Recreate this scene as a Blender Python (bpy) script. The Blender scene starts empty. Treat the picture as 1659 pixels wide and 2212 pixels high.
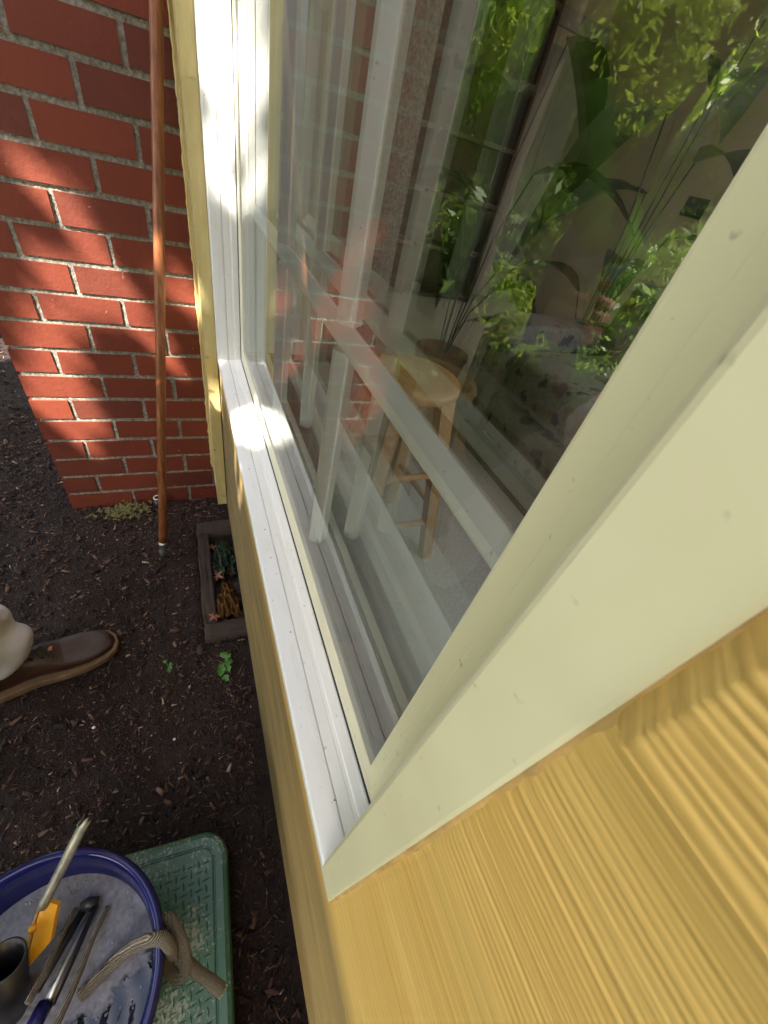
import bpy, bmesh, math, random
import numpy as np
from mathutils import Vector, Matrix

random.seed(7); rng = np.random.default_rng(7)
S = bpy.context.scene
COL = S.collection
H = 1.15                                    # camera height above the mulch

# ------------------------------------------------------------------ camera
cd = bpy.data.cameras.new("camera"); cam = bpy.data.objects.new("camera", cd); COL.objects.link(cam)
cd.sensor_fit = 'HORIZONTAL'; cd.sensor_width = 36; cd.lens = 862.0/1659*36
cd.clip_start = 0.004; cd.clip_end = 300
RW = Matrix(((-0.35597303, -0.91060047, 0.20997614), (0.68372221, -0.10061675, 0.72277259), (-0.63702994, 0.4008529, 0.65841462)))
cam.matrix_world = Matrix.Translation((0, 0, H)) @ RW.transposed().to_4x4()
cd.dof.use_dof = True; cd.dof.focus_distance = 0.55; cd.dof.aperture_fstop = 38
S.camera = cam

# ------------------------------------------------------------------ light
SUN = Vector((0.42, -0.50, -0.77)).normalized()          # direction the light travels
w = bpy.data.worlds.new("World"); S.world = w; w.use_nodes = True
nt = w.node_tree; bg = nt.nodes['Background']
sky = nt.nodes.new('ShaderNodeTexSky'); sky.sky_type = 'NISHITA'; sky.sun_disc = False
sky.sun_elevation = math.asin(-SUN.z)
sky.sun_rotation = math.atan2(-SUN.x, -SUN.y)
sky.dust_density = 3.0; sky.air_density = 1.0; sky.ozone_density = 0.4
nt.links.new(sky.outputs[0], bg.inputs[0]); bg.inputs[1].default_value = 0.12
sl = bpy.data.lights.new("sun", 'SUN'); sl.energy = 5.0; sl.angle = math.radians(0.5); sl.color = (1.0, 0.94, 0.84)
so = bpy.data.objects.new("sun", sl); COL.objects.link(so)
so.rotation_euler = SUN.to_track_quat('-Z', 'Y').to_euler()
S.view_settings.view_transform = 'Standard'; S.view_settings.look = 'None'
S.view_settings.exposure = 2.45; S.view_settings.gamma = 1
S.render.engine = 'CYCLES'
cy = S.cycles
cy.max_bounces = 10; cy.diffuse_bounces = 5; cy.glossy_bounces = 5; cy.transmission_bounces = 6; cy.transparent_max_bounces = 24
cy.use_denoising = True; cy.sample_clamp_indirect = 6; cy.caustics_reflective = False; cy.caustics_refractive = False

# ------------------------------------------------------------------ material helpers
class NT:
    def __init__(s, name):
        s.m = bpy.data.materials.new(name); s.m.use_nodes = True
        s.t = s.m.node_tree; s.b = s.t.nodes['Principled BSDF']; s.co = None
    def n(s, typ, **kw):
        x = s.t.nodes.new('ShaderNode'+typ)
        for k, v in kw.items():
            if k in x.inputs: x.inputs[k].default_value = v
            else: setattr(x, k, v)
        return x
    def l(s, a, b): s.t.links.new(a, b)
    def coord(s, scale=(1, 1, 1)):
        tc = s.n('TexCoord'); mp = s.n('Mapping'); mp.inputs['Scale'].default_value = scale
        s.l(tc.outputs['Object'], mp.inputs[0]); return mp.outputs[0]
    def noise(s, scale, detail=4, rough=.55, stretch=(1, 1, 1), dist=0.0):
        x = s.n('TexNoise', Scale=scale, Detail=detail, Roughness=rough, Distortion=dist)
        s.l(s.coord(stretch), x.inputs['Vector']); return x.outputs['Fac']
    def ramp(s, fac, stops):
        r = s.n('ValToRGB'); cr = r.color_ramp
        while len(cr.elements) < len(stops): cr.elements.new(.5)
        for e, (p, c) in zip(cr.elements, stops): e.position = p; e.color = (*c, 1)
        s.l(fac, r.inputs[0]); return r.outputs[0]
    def mix(s, fac, a, b, mode='MIX'):
        x = s.n('Mix', data_type='RGBA', blend_type=mode)
        for sock, v in ((x.inputs[0], fac), (x.inputs[6], a), (x.inputs[7], b)):
            if hasattr(v, 'is_linked') or hasattr(v, 'links'): s.l(v, sock)
            elif isinstance(v, (int, float)): sock.default_value = v
            else: sock.default_value = (*v, 1)
        return x.outputs[2]
    def math(s, op, a, b=0.0):
        x = s.n('Math', operation=op)
        for i, v in enumerate((a, b)):
            if isinstance(v, (int, float)): x.inputs[i].default_value = v
            else: s.l(v, x.inputs[i])
        return x.outputs[0]
    def bump(s, h, strength=.3, dist=.002):
        b = s.n('Bump', Strength=strength, Distance=dist); s.l(h, b.inputs['Height']); s.l(b.outputs[0], s.b.inputs['Normal'])
    def base(s, c):
        if isinstance(c, tuple): s.b.inputs['Base Color'].default_value = (*c, 1)
        else: s.l(c, s.b.inputs['Base Color'])
    def rough(s, v):
        if isinstance(v, (int, float)): s.b.inputs['Roughness'].default_value = v
        else: s.l(v, s.b.inputs['Roughness'])

def simple(name, c, rough=.6, var=.12, nscale=8, bump=.15, bscale=60, metal=0, spec=None, stretch=(1, 1, 1)):
    k = NT(name)
    f = k.noise(nscale, 4, .6, stretch)
    a = tuple(max(0, v*(1-var)) for v in c); b = tuple(min(1, v*(1+var)) for v in c)
    k.base(k.ramp(f, [(.3, a), (.7, b)])); k.rough(rough); k.b.inputs['Metallic'].default_value = metal
    if spec is not None: k.b.inputs['Specular IOR Level'].default_value = spec
    if bump: k.bump(k.noise(bscale, 3, .6, stretch), bump, .001)
    return k.m

def vinyl(name, c):
    k = NT(name)
    big = k.noise(3.5, 4, .6); sp = k.noise(140, 2, .5); st = k.noise(9, 3, .6, (1, 6, 1))
    base = k.ramp(big, [(.3, tuple(v*.95 for v in c)), (.75, tuple(min(1, v*1.03) for v in c))])
    base = k.mix(k.ramp(sp, [(.70, (0, 0, 0)), (.76, (.55, .55, .55))]), base, tuple(v*.45 for v in c))
    base = k.mix(k.ramp(st, [(.52, (0, 0, 0)), (.8, (.5, .5, .5))]), base, tuple(v*q for v, q in zip(c, (.8, .76, .66))))
    k.base(base); k.rough(k.math('MULTIPLY_ADD' if 0 else 'ADD', k.math('MULTIPLY', big, .15), .26))
    k.bump(k.noise(30, 3, .5), .06, .001)
    return k.m

M = {}
M['vinyl'] = vinyl('white_vinyl', (.83, .82, .79))
M['cream'] = vinyl('bounce_tinted_vinyl', (.92, .86, .56))  # white vinyl with the yellow-green bounce light put into its colour
M['bead'] = vinyl('cream_bead_vinyl', (.80, .75, .58))
M['muntin'] = vinyl('pale_grille', (.93, .93, .86))
M['gasket'] = simple('black_rubber', (.03, .03, .028), .6)
M['intwhite'] = simple('interior_white_paint', (.84, .86, .79), .5, .04)

# painted siding, brushed grain running along the boards
k = NT('yellow_painted_wood')
tc = k.n('TexCoord'); sx = k.n('SeparateXYZ'); k.l(tc.outputs['Object'], sx.inputs[0])
wob = k.math('MULTIPLY', k.noise(5, 3, .5, (1, 1, 1)), .03)
zz = k.math('ADD', sx.outputs['Z'], wob)
cb = k.n('CombineXYZ'); k.l(k.math('MULTIPLY', sx.outputs['X'], 1.3), cb.inputs[0]); k.l(k.math('MULTIPLY', zz, 260), cb.inputs[2])
g = k.n('TexNoise', Scale=1.0, Detail=3, Roughness=.6); k.l(cb.outputs[0], g.inputs['Vector'])
paint = k.ramp(k.noise(2.5, 4, .6, (1, 1, 5)), [(.3, (.80, .47, .11)), (.55, (.87, .57, .17)), (.75, (.79, .50, .115))])
paint = k.mix(k.ramp(g.outputs['Fac'], [(.35, (.55, .55, .55)), (.6, (0, 0, 0))]), paint, (.44, .27, .06))
# lower part of the wall is weathered and dirty
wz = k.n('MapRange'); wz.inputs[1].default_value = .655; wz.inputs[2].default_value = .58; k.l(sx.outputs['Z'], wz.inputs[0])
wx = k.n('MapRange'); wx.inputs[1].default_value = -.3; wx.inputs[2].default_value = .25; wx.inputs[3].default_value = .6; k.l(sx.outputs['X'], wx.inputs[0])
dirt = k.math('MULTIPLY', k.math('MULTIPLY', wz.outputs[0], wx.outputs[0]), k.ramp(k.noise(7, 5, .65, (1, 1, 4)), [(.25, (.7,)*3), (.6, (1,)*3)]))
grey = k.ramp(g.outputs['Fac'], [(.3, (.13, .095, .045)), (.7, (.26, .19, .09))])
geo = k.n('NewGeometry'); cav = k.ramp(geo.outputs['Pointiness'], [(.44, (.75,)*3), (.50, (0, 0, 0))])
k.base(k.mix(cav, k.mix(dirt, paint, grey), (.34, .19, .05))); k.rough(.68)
k.bump(g.outputs['Fac'], .35, .0008)
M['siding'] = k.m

k = NT('yellow_painted_trim')
f = k.noise(6, 5, .6, (4, 4, 1)); sp = k.noise(45, 3, .5)
c = k.ramp(f, [(.3, (.54, .43, .17)), (.7, (.67, .55, .25))])
k.base(k.mix(k.ramp(sp, [(.68, (0, 0, 0)), (.74, (.7,)*3)]), c, (.30, .19, .05))); k.rough(.5); k.bump(k.noise(40, 4, .6, (3, 3, .6)), .5, .002)
M['trim'] = k.m
M['caulk'] = simple('aged_caulk', (.66, .42, .15), .7, .3, 30, .5, 90)

k = NT('red_brick')
f = k.noise(5, 4, .6); g2 = k.noise(60, 5, .7); bi = k.n('NewGeometry')
c = k.ramp(bi.outputs['Random Per Island'], [(0, (.105, .016, .006)), (.3, (.175, .029, .010)), (.65, (.140, .021, .008)), (1, (.090, .017, .009))])
c = k.mix(k.ramp(f, [(.3, (.0,)*3), (.75, (.5,)*3)]), c, (.18, .035, .012))
c = k.mix(k.ramp(g2, [(.62, (0, 0, 0)), (.72, (.35,)*3)]), c, (.15, .03, .02))
sp = k.noise(75, 2, .4); c = k.mix(k.ramp(sp, [(.765, (0, 0, 0)), (.79, (.7,)*3)]), c, (.34, .20, .13))
k.base(c); k.rough(.7); k.bump(g2, .7, .002)
M['brick'] = k.m
k = NT('grey_mortar')
f = k.noise(130, 4, .7); k.base(k.ramp(f, [(.3, (.10, .09, .07)), (.5, (.235, .215, .175)), (.72, (.40, .37, .31))])); k.rough(.95); k.bump(f, .9, .003)
M['mortar'] = k.m

def glassmat(name, pw, ior=1.58):
  global k
  k = NT(name)
  gl = k.n('BsdfGlossy', Roughness=.0); gl.inputs['Color'].default_value = (.95, .97, .93, 1)
  tr = k.n('BsdfTransparent'); tr.inputs['Color'].default_value = (.99, 1, .98, 1)
  fr = k.n('Fresnel', IOR=ior); one = k.math('SUBTRACT', 1.0, fr.outputs[0]); p3 = k.math('POWER', one, pw)
  fac = k.math('SUBTRACT', 1.0, p3); mx = k.n('MixShader'); k.l(fac, mx.inputs[0]); k.l(tr.outputs[0], mx.inputs[1]); k.l(gl.outputs[0], mx.inputs[2])
  # faint ripple of old glazing
  bp = k.n('Bump', Strength=.02, Distance=.002); k.l(k.noise(6, 2, .5), bp.inputs['Height']); k.l(bp.outputs[0], gl.inputs['Normal'])
  k.l(mx.outputs[0], k.t.nodes['Material Output'].inputs['Surface']); M[name] = k.m
glassmat('window_glass', 1.05, 1.5)
glassmat('inner_glass', 4.4)
k = NT('clear_edge'); tr = k.n('BsdfTransparent'); tr.inputs['Color'].default_value = (1, 1, 1, 1)
k.l(tr.outputs[0], k.t.nodes['Material Output'].inputs['Surface']); M['clear'] = k.m

k = NT('bark_mulch_soil')
f = k.noise(14, 6, .7); f2 = k.noise(160, 4, .7)
k.base(k.mix(k.ramp(f2, [(.4, (0, 0, 0)), (.75, (.7,)*3)]), k.ramp(f, [(.3, (.009, .004, .0025)), (.7, (.022, .010, .006))]), (.050, .026, .017)))
k.rough(.9); k.bump(f2, 1, .006); M['soil'] = k.m
k = NT('bark_chips')
gi = k.n('NewGeometry')
k.base(k.ramp(gi.outputs['Random Per Island'], [(0, (.005, .0022, .0015)), (.35, (.018, .0072, .0045)), (.65, (.042, .017, .010)), (.88, (.105, .048, .028)), (.98, (.20, .12, .07)), (1, (.45, .35, .25))]))
k.rough(.75); k.bump(k.noise(90, 4, .7), .6, .002); M['chips'] = k.m

k = NT('varnished_pole_wood')
f = k.noise(3, 4, .6, (30, 30, 1.2)); k.base(k.ramp(f, [(.3, (.13, .038, .013)), (.55, (.23, .078, .026)), (.75, (.36, .15, .055))])); k.rough(.35); k.bump(f, .2, .001)
M['polewood'] = k.m
M['metal'] = simple('dull_metal', (.55, .56, .55), .35, .2, 30, .3, 90, 1)
M['blackpl'] = simple('black_plastic', (.018, .018, .020), .35, .3, 20, .2)
M['blue'] = simple('blue_plastic', (.009, .011, .10), .16, .25, 6, .05, 40)
M['green'] = None
k = NT('green_plastic')
f = k.noise(12, 5, .65); f3 = k.noise(220, 2, .5); k.base(k.mix(k.ramp(k.math('MULTIPLY', f3, k.math('MULTIPLY', f, 2)), [(.56, (0, 0, 0)), (.66, (.7,)*3)]), k.mix(k.ramp(f, [(.45, (0, 0, 0)), (.75, (.6,)*3)]), (.045, .125, .075), (.15, .22, .15)), (.36, .38, .32))); k.rough(.38); k.bump(k.noise(160, 4, .6), .35, .001); M['green'] = k.m
M['yellowpl'] = simple('orange_yellow_plastic', (.85, .42, .03), .4, .1, 20, .1)
M['alu'] = simple('scratched_grey_metal', (.35, .34, .28), .45, .5, 60, .4, 120, .6, stretch=(1, 1, .3))
k = NT('braided_rope')
wv = k.n('TexWave', wave_type='BANDS', bands_direction='DIAGONAL', Scale=190, Distortion=2.5, Detail=2); k.l(k.coord(), wv.inputs['Vector'])
k.base(k.ramp(wv.outputs['Fac'], [(.1, (.11, .085, .055)), (.7, (.36, .31, .23))])); k.rough(.95); k.bump(wv.outputs['Fac'], .9, .003); M['rope'] = k.m
k = NT('soapy_water')
f = k.noise(16, 5, .62, dist=.8); f2 = k.noise(140, 3, .6)
tcw = k.n('TexCoord'); sxw = k.n('SeparateXYZ'); k.l(tcw.outputs['Object'], sxw.inputs[0])
clr = k.math('ADD', k.math('MULTIPLY', k.math('SUBTRACT', sxw.outputs['X'], .03), 9), k.math('MULTIPLY', k.math('SUBTRACT', sxw.outputs['Y'], .21), 3))
foam = k.ramp(k.math('ADD', clr, f), [(.38, (0, 0, 0)), (.50, (1, 1, 1))])
k.base(k.mix(foam, (.006, .008, .018), k.ramp(f2, [(.3, (.15, .155, .185)), (.7, (.26, .265, .30))])))
k.rough(k.ramp(foam, [(0, (.04,)*3), (1, (.6,)*3)])); k.bump(k.math('MULTIPLY', f2, foam), .4, .002); M['water'] = k.m
k = NT('brown_leather')
f = k.noise(18, 5, .6); k.base(k.ramp(f, [(.3, (.028, .011, .007)), (.7, (.055, .024, .015))])); k.rough(.42); k.bump(k.noise(160, 4, .6), .3, .001); M['leather'] = k.m
M['leather2'] = simple('greyish_worn_leather', (.07, .046, .040), .5, .25, 20, .3, 160)
M['welt'] = simple('tan_crepe_sole', (.17, .10, .05), .7, .25, 30, .5, 120)
M['trouser'] = simple('light_grey_canvas', (.72, .71, .75), .9, .12, 9, .6, 350)
M['skin'] = simple('skin', (.50, .25, .17), .5, .15, 14, .2)
M['shirt'] = simple('blue_grey_shirt', (.20, .26, .36), .9, .2, 8, .5, 200)
M['maroon'] = simple('maroon_cloth', (.16, .03, .035), .85, .2, 8, .4, 200)
M['lime'] = simple('lime_fleece', (.22, .55, .05), .95, .3, 60, 1, 300)
M['hair'] = simple('dark_hair', (.03, .02, .015), .7)
M['concrete'] = simple('dirty_brown_concrete', (.040, .026, .018), .95, .35, 22, 1, 90)
M['pit'] = simple('dark_wet_soil', (.012, .009, .007), .6, .4, 40, 1, 90)
def leafmat(name, stops, trans=.25, rough=.45, tc=(.25, .42, .03)):
    k = NT(name); gi = k.n('NewGeometry'); c = k.ramp(gi.outputs['Random Per Island'], stops)
    k.base(c); k.rough(rough)
    tl = k.n('BsdfTranslucent'); k.l(k.mix(.5, c, tc), tl.inputs['Color'])
    mx = k.n('MixShader'); mx.inputs[0].default_value = trans
    k.l(k.b.outputs[0], mx.inputs[1]); k.l(tl.outputs[0], mx.inputs[2]); k.l(mx.outputs[0], k.t.nodes['Material Output'].inputs['Surface'])
    return k.m
M['leafd'] = leafmat('dark_foliage', [(0, (.035, .08, .012)), (.5, (.075, .15, .02)), (1, (.13, .24, .035))], .3, .45, (.3, .5, .05))
M['leafm'] = leafmat('mid_foliage', [(0, (.05, .11, .014)), (.5, (.11, .21, .022)), (1, (.18, .30, .04))], .35, .45, (.35, .55, .05))
M['leafy'] = leafmat('yellow_green_foliage', [(0, (.22, .34, .02)), (.5, (.36, .48, .03)), (1, (.50, .58, .06))], .5, .45, (.6, .85, .08))
M['leafo'] = leafmat('canopy_foliage', [(0, (.03, .07, .012)), (1, (.08, .15, .02))], .08)
M['houseleaf'] = simple('glossy_houseplant_leaf', (.010, .030, .007), .3, .3, 12, .1)
M['clover'] = leafmat('clover_leaf', [(0, (.05, .16, .025)), (1, (.10, .26, .04))], .2)
M['redleaf'] = leafmat('dry_red_leaf', [(0, (.18, .05, .025)), (.5, (.30, .10, .05)), (1, (.38, .19, .11))], .1)
M['trunk'] = simple('bark', (.085, .065, .042), .95, .4, 14, 1, 40, stretch=(3, 3, .6))
k = NT('light_oak'); f = k.noise(2.2, 5, .6, (14, 14, 1.4)); k.base(k.ramp(f, [(.3, (.33, .17, .06)), (.7, (.50, .29, .12))])); k.rough(.35); M['oak'] = k.m
k = NT('grey_beige_carpet'); f = k.noise(170, 3, .7); k.base(k.ramp(f, [(.3, (.42, .39, .35)), (.7, (.72, .68, .62))])); k.rough(1); k.bump(f, 1, .006); M['carpet'] = k.m
M['beige'] = simple('beige_wall_paint', (.40, .36, .25), .85, .05, 3, .1)
M['darkwood'] = simple('dark_reddish_wood', (.05, .022, .016), .35, .3, 6, .1, 40, stretch=(1, 8, 8))
M['door'] = simple('white_door_paint', (.75, .73, .70), .5, .03); M['doorleaf'] = simple('pale_grey_door_paint', (.22, .21, .19), .6, .05)
M['pot'] = simple('terracotta', (.30, .12, .06), .8)
k = NT('floral_upholstery')
vo = k.n('TexVoronoi', Scale=13, Randomness=1.0); co = k.coord(); nz = k.n('TexNoise', Scale=14, Detail=3); k.l(co, nz.inputs['Vector'])
va = k.n('Vector' 'Math', operation='MULTIPLY_ADD'); k.l(nz.outputs['Color'], va.inputs[0]); va.inputs[1].default_value = (.12, .12, .12); k.l(co, va.inputs[2]); k.l(va.outputs[0], vo.inputs['Vector'])
petal = k.ramp(vo.outputs['Distance'], [(.0, (1, 1, 1)), (.36, (1, 1, 1)), (.44, (0, 0, 0))])
sepc = k.n('SeparateColor'); k.l(vo.outputs['Color'], sepc.inputs[0])
hue = k.ramp(sepc.outputs[0], [(0, (.16, .05, .045)), (.25, (.22, .10, .08)), (.36, (.02, .03, .05)), (.68, (.018, .03, .022)), (.76, (.15, .14, .12)), (1, (.18, .16, .13))])
vo2 = k.n('TexVoronoi', Scale=30, feature='DISTANCE_TO_EDGE'); k.l(va.outputs[0], vo2.inputs['Vector'])
veins = k.ramp(vo2.outputs['Distance'], [(.02, (1, 1, 1)), (.07, (0, 0, 0))])
cc = k.mix(petal, (.17, .155, .13), hue); cc = k.mix(k.math('MULTIPLY', veins, .45), cc, (.06, .05, .06))
k.base(cc); k.rough(.95); k.bump(k.noise(300, 2, .5), .3, .001); M['floral'] = k.m
k = NT('pale_clapboard'); wv = k.n('TexWave', wave_type='BANDS', bands_direction='Z', Scale=2.6, wave_profile='SAW'); k.l(k.coord(), wv.inputs['Vector'])
k.base(k.ramp(wv.outputs['Fac'], [(.0, (.42, .40, .44)), (.12, (.66, .63, .68)), (1, (.72, .69, .74))])); k.rough(.8); M['clap'] = k.m

# ------------------------------------------------------------------ object helpers
def tag(o, label=None, cat=None, group=None, kind=None):
    if label: o['label'] = label
    if cat: o['category'] = cat
    if group: o['group'] = group
    if kind: o['kind'] = kind
    return o
def thing(name, label, cat, loc=(0, 0, 0), group=None, rotz=0):
    o = bpy.data.objects.new(name, None); COL.objects.link(o); o.empty_display_size = .05
    o.location = loc; o.rotation_euler.z = rotz
    return tag(o, label, cat, group)
def link(name, me, mats, parent=None, smooth=False):
    o = bpy.data.objects.new(name, me); COL.objects.link(o)
    for m in (mats if isinstance(mats, (list, tuple)) else [mats]): me.materials.append(m)
    if smooth: me.polygons.foreach_set('use_smooth', [True]*len(me.polygons))
    if parent is not None:
        o.parent = parent
        o.matrix_parent_inverse = (Matrix.Translation(parent.location) @ parent.rotation_euler.to_matrix().to_4x4()).inverted() if parent.parent is None else Matrix()
    return o
def pyd(name, v, f, mats, parent=None, smooth=False, mi=None):
    me = bpy.data.meshes.new(name); me.from_pydata([tuple(map(float, q)) for q in v], [], [tuple(map(int, q)) for q in f]); me.update()
    o = link(name, me, mats, parent, smooth)
    if mi is not None: me.polygons.foreach_set('material_index', mi)
    return o
def npmesh(name, V, F, mats, parent=None, smooth=False):
    """V (n,3), F (m,k) arrays, fast."""
    me = bpy.data.meshes.new(name); m, kk = F.shape
    me.vertices.add(len(V)); me.vertices.foreach_set('co', V.astype(np.float32).ravel())
    me.loops.add(m*kk); me.loops.foreach_set('vertex_index', F.astype(np.int32).ravel())
    me.polygons.add(m); me.polygons.foreach_set('loop_start', np.arange(0, m*kk, kk, dtype=np.int32))
    me.update(calc_edges=True); me.validate()
    return link(name, me, mats, parent, smooth)
def bm_obj(name, bm, mats, parent=None, smooth=False, bevel=0, seg=2):
    if bevel:
        bmesh.ops.bevel(bm, geom=[e for e in bm.edges if e.calc_face_angle(0) > .5], offset=bevel, segments=seg, profile=.6, affect='EDGES')
    bmesh.ops.recalc_face_normals(bm, faces=bm.faces)
    me = bpy.data.meshes.new(name); bm.to_mesh(me); bm.free()
    o = link(name, me, mats, parent, smooth)
    return o
def bbox(bm, x0, x1, y0, y1, z0, z1, mat=0):
    vs = [bm.verts.new((x, y, z)) for z in (z0, z1) for y in (y0, y1) for x in (x0, x1)]
    for q in ((0, 2, 3, 1), (4, 5, 7, 6), (0, 1, 5, 4), (2, 6, 7, 3), (0, 4, 6, 2), (1, 3, 7, 5)):
        f = bm.faces.new([vs[i] for i in q]); f.material_index = mat
def box(name, x0, x1, y0, y1, z0, z1, mats, parent=None, bevel=0):
    bm = bmesh.new(); bbox(bm, x0, x1, y0, y1, z0, z1); return bm_obj(name, bm, mats, parent, False, bevel)
def tube_vf(pts, rad, n=12, caps=True, squash=1.0, off=0):
    pts = [Vector(p) for p in pts]; V = []; F = []
    if isinstance(rad, (int, float)): rad = [rad]*len(pts)
    up = None
    for i, p in enumerate(pts):
        t = (pts[min(i+1, len(pts)-1)] - pts[max(i-1, 0)]).normalized()
        if up is None: up = t.orthogonal().normalized()
        up = (up - t*up.dot(t)).normalized(); s = t.cross(up)
        for j in range(n):
            a = 2*math.pi*j/n; V.append(p + up*math.cos(a)*rad[i] + s*math.sin(a)*rad[i]*squash)
    for i in range(len(pts)-1):
        for j in range(n):
            F.append((off+i*n+j, off+i*n+(j+1) % n, off+(i+1)*n+(j+1) % n, off+(i+1)*n+j))
    if caps: F.append(tuple(off+j for j in range(n))[::-1]); F.append(tuple(off+(len(pts)-1)*n+j for j in range(n)))
    return V, F
def tube(name, pts, rad, mats, parent=None, n=12, caps=True, squash=1.0):
    V, F = tube_vf(pts, rad, n, caps, squash); return pyd(name, V, F, mats, parent, True)
def lathe(name, prof, c, mats, parent=None, n=48, sx=1, sy=1):
    V = []; F = []
    for r, z in prof:
        for j in range(n):
            a = 2*math.pi*j/n; V.append((c[0]+r*math.cos(a)*sx, c[1]+r*math.sin(a)*sy, c[2]+z))
    for i in range(len(prof)-1):
        for j in range(n): F.append((i*n+j, i*n+(j+1) % n, (i+1)*n+(j+1) % n, (i+1)*n+j))
    return pyd(name, V, F, mats, parent, True)
def catmull(P, k=8):
    P = [Vector(p) for p in P]; Q = [P[0]*2-P[1]]+P+[P[-1]*2-P[-2]]; out = []
    for i in range(1, len(Q)-2):
        for j in range(k):
            t = j/k; a, b, c, d = Q[i-1:i+3]
            out.append(.5*((2*b)+(c-a)*t+(2*a-5*b+4*c-d)*t*t+(3*b-a-3*c+d)*t**3))
    out.append(P[-1]); return out
def vnoise(x, y, seed=0):
    """cheap smooth 2-D value noise for arrays"""
    r = np.random.default_rng(seed).random((256, 256))
    xi = np.floor(x).astype(int); yi = np.floor(y).astype(int); fx = x-xi; fy = y-yi
    fx = fx*fx*(3-2*fx); fy = fy*fy*(3-2*fy)
    g = lambda a, b: r[a % 256, b % 256]
    return (g(xi, yi)*(1-fx)+g(xi+1, yi)*fx)*(1-fy)+(g(xi, yi+1)*(1-fx)+g(xi+1, yi+1)*fx)*fy
def grid_faces(nx, ny):
    i, j = np.meshgrid(np.arange(nx-1), np.arange(ny-1), indexing='ij'); a = (i*ny+j).ravel()
    return np.stack([a, a+ny, a+ny+1, a+1], 1)

D = 1.3018                # brick wall face
YF, YG = -0.063, -0.1225  # frame face and glass

# ------------------------------------------------------------------ ground
def make_ground():
    a = np.concatenate([np.linspace(-60, -1.2, 40), np.arange(-1.15, 3.2, .025), np.linspace(3.4, 60, 50)])
    b = np.concatenate([np.linspace(-60, -.5, 30), np.arange(-.45, 3.2, .025), np.linspace(3.4, 60, 50)])
    X, Y = np.meshgrid(a, b, indexing='ij')
    Z = .022*(vnoise(X*6+50, Y*6+50, 1)-.5)+.012*(vnoise(X*23+99, Y*23+99, 2)-.5)+.006*(vnoise(X*60+99, Y*60+99, 3)-.5)
    Z[(X > .66) & (X < 1.14) & (Y > -.2) & (Y < .045)] = -.25          # pit under the drain frame
    Z[(Y < -.1)] = -.25
    V = np.stack([X, Y, Z-.004], -1).reshape(-1, 3)
    o = npmesh('ground', V, grid_faces(len(a), len(b)), M['soil'], smooth=True); tag(o, kind='structure')
make_ground()

def scatter_chips():
    n = 62000
    x = np.concatenate([rng.uniform(-.5, 2.0, n), rng.uniform(1.2, 4.2, 30000)]); y = np.concatenate([rng.uniform(-.06, 1.15, n), rng.uniform(.3, 2.2, 30000)])
    keep = ~((x > .66) & (x < 1.14) & (y < .045)) & ~((x > D-.005) & (x < D+.27) & (y < .44)); x = x[keep]; y = y[keep]; n = len(x)
    z = .022*(vnoise(x*6+50, y*6+50, 1)-.5)+.012*(vnoise(x*23+99, y*23+99, 2)-.5)+.006*(vnoise(x*60+99, y*60+99, 3)-.5)
    L = np.exp(rng.normal(-5.25, .55, n)).clip(.0025, .026); W = L*rng.uniform(.12, .55, n); T = L*rng.uniform(.05, .25, n)
    L[-25000:] *= 1.5; big = rng.random(n) < .012; L[big] *= 2.2; W[big] *= .35
    th = rng.uniform(0, 2*np.pi, n); ti = rng.normal(0, .35, n); ro = rng.normal(0, .5, n)
    ax = np.stack([np.cos(th)*np.cos(ti), np.sin(th)*np.cos(ti), np.sin(ti)], 1)
    s = np.stack([-np.sin(th), np.cos(th), 0*th], 1); u = np.cross(ax, s); s2 = s*np.cos(ro)[:, None]+u*np.sin(ro)[:, None]; u2 = np.cross(ax, s2)
    c = np.stack([x, y, z+L*.12*np.abs(np.sin(ti))+.002], 1)
    V = []
    for dz in (-1, 1):
        for a, b in ((-1, -.7), (1, -1), (.85, 1), (-1.1, .6)):
            V.append(c+ax*(a*L/2)[:, None]+s2*(b*W/2)[:, None]+u2*(dz*T/2)[:, None])
    V = np.stack(V, 1).reshape(-1, 3)
    q = np.array([(0, 3, 2, 1), (4, 5, 6, 7), (0, 1, 5, 4), (1, 2, 6, 5), (2, 3, 7, 6), (3, 0, 4, 7)])
    F = (np.arange(n)[:, None, None]*8+q[None]).reshape(-1, 4)
    tag(npmesh('bark_mulch', V, F, M['chips']), 'dark brown bark mulch covering the ground under the window', 'mulch', kind='stuff')
scatter_chips()

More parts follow.
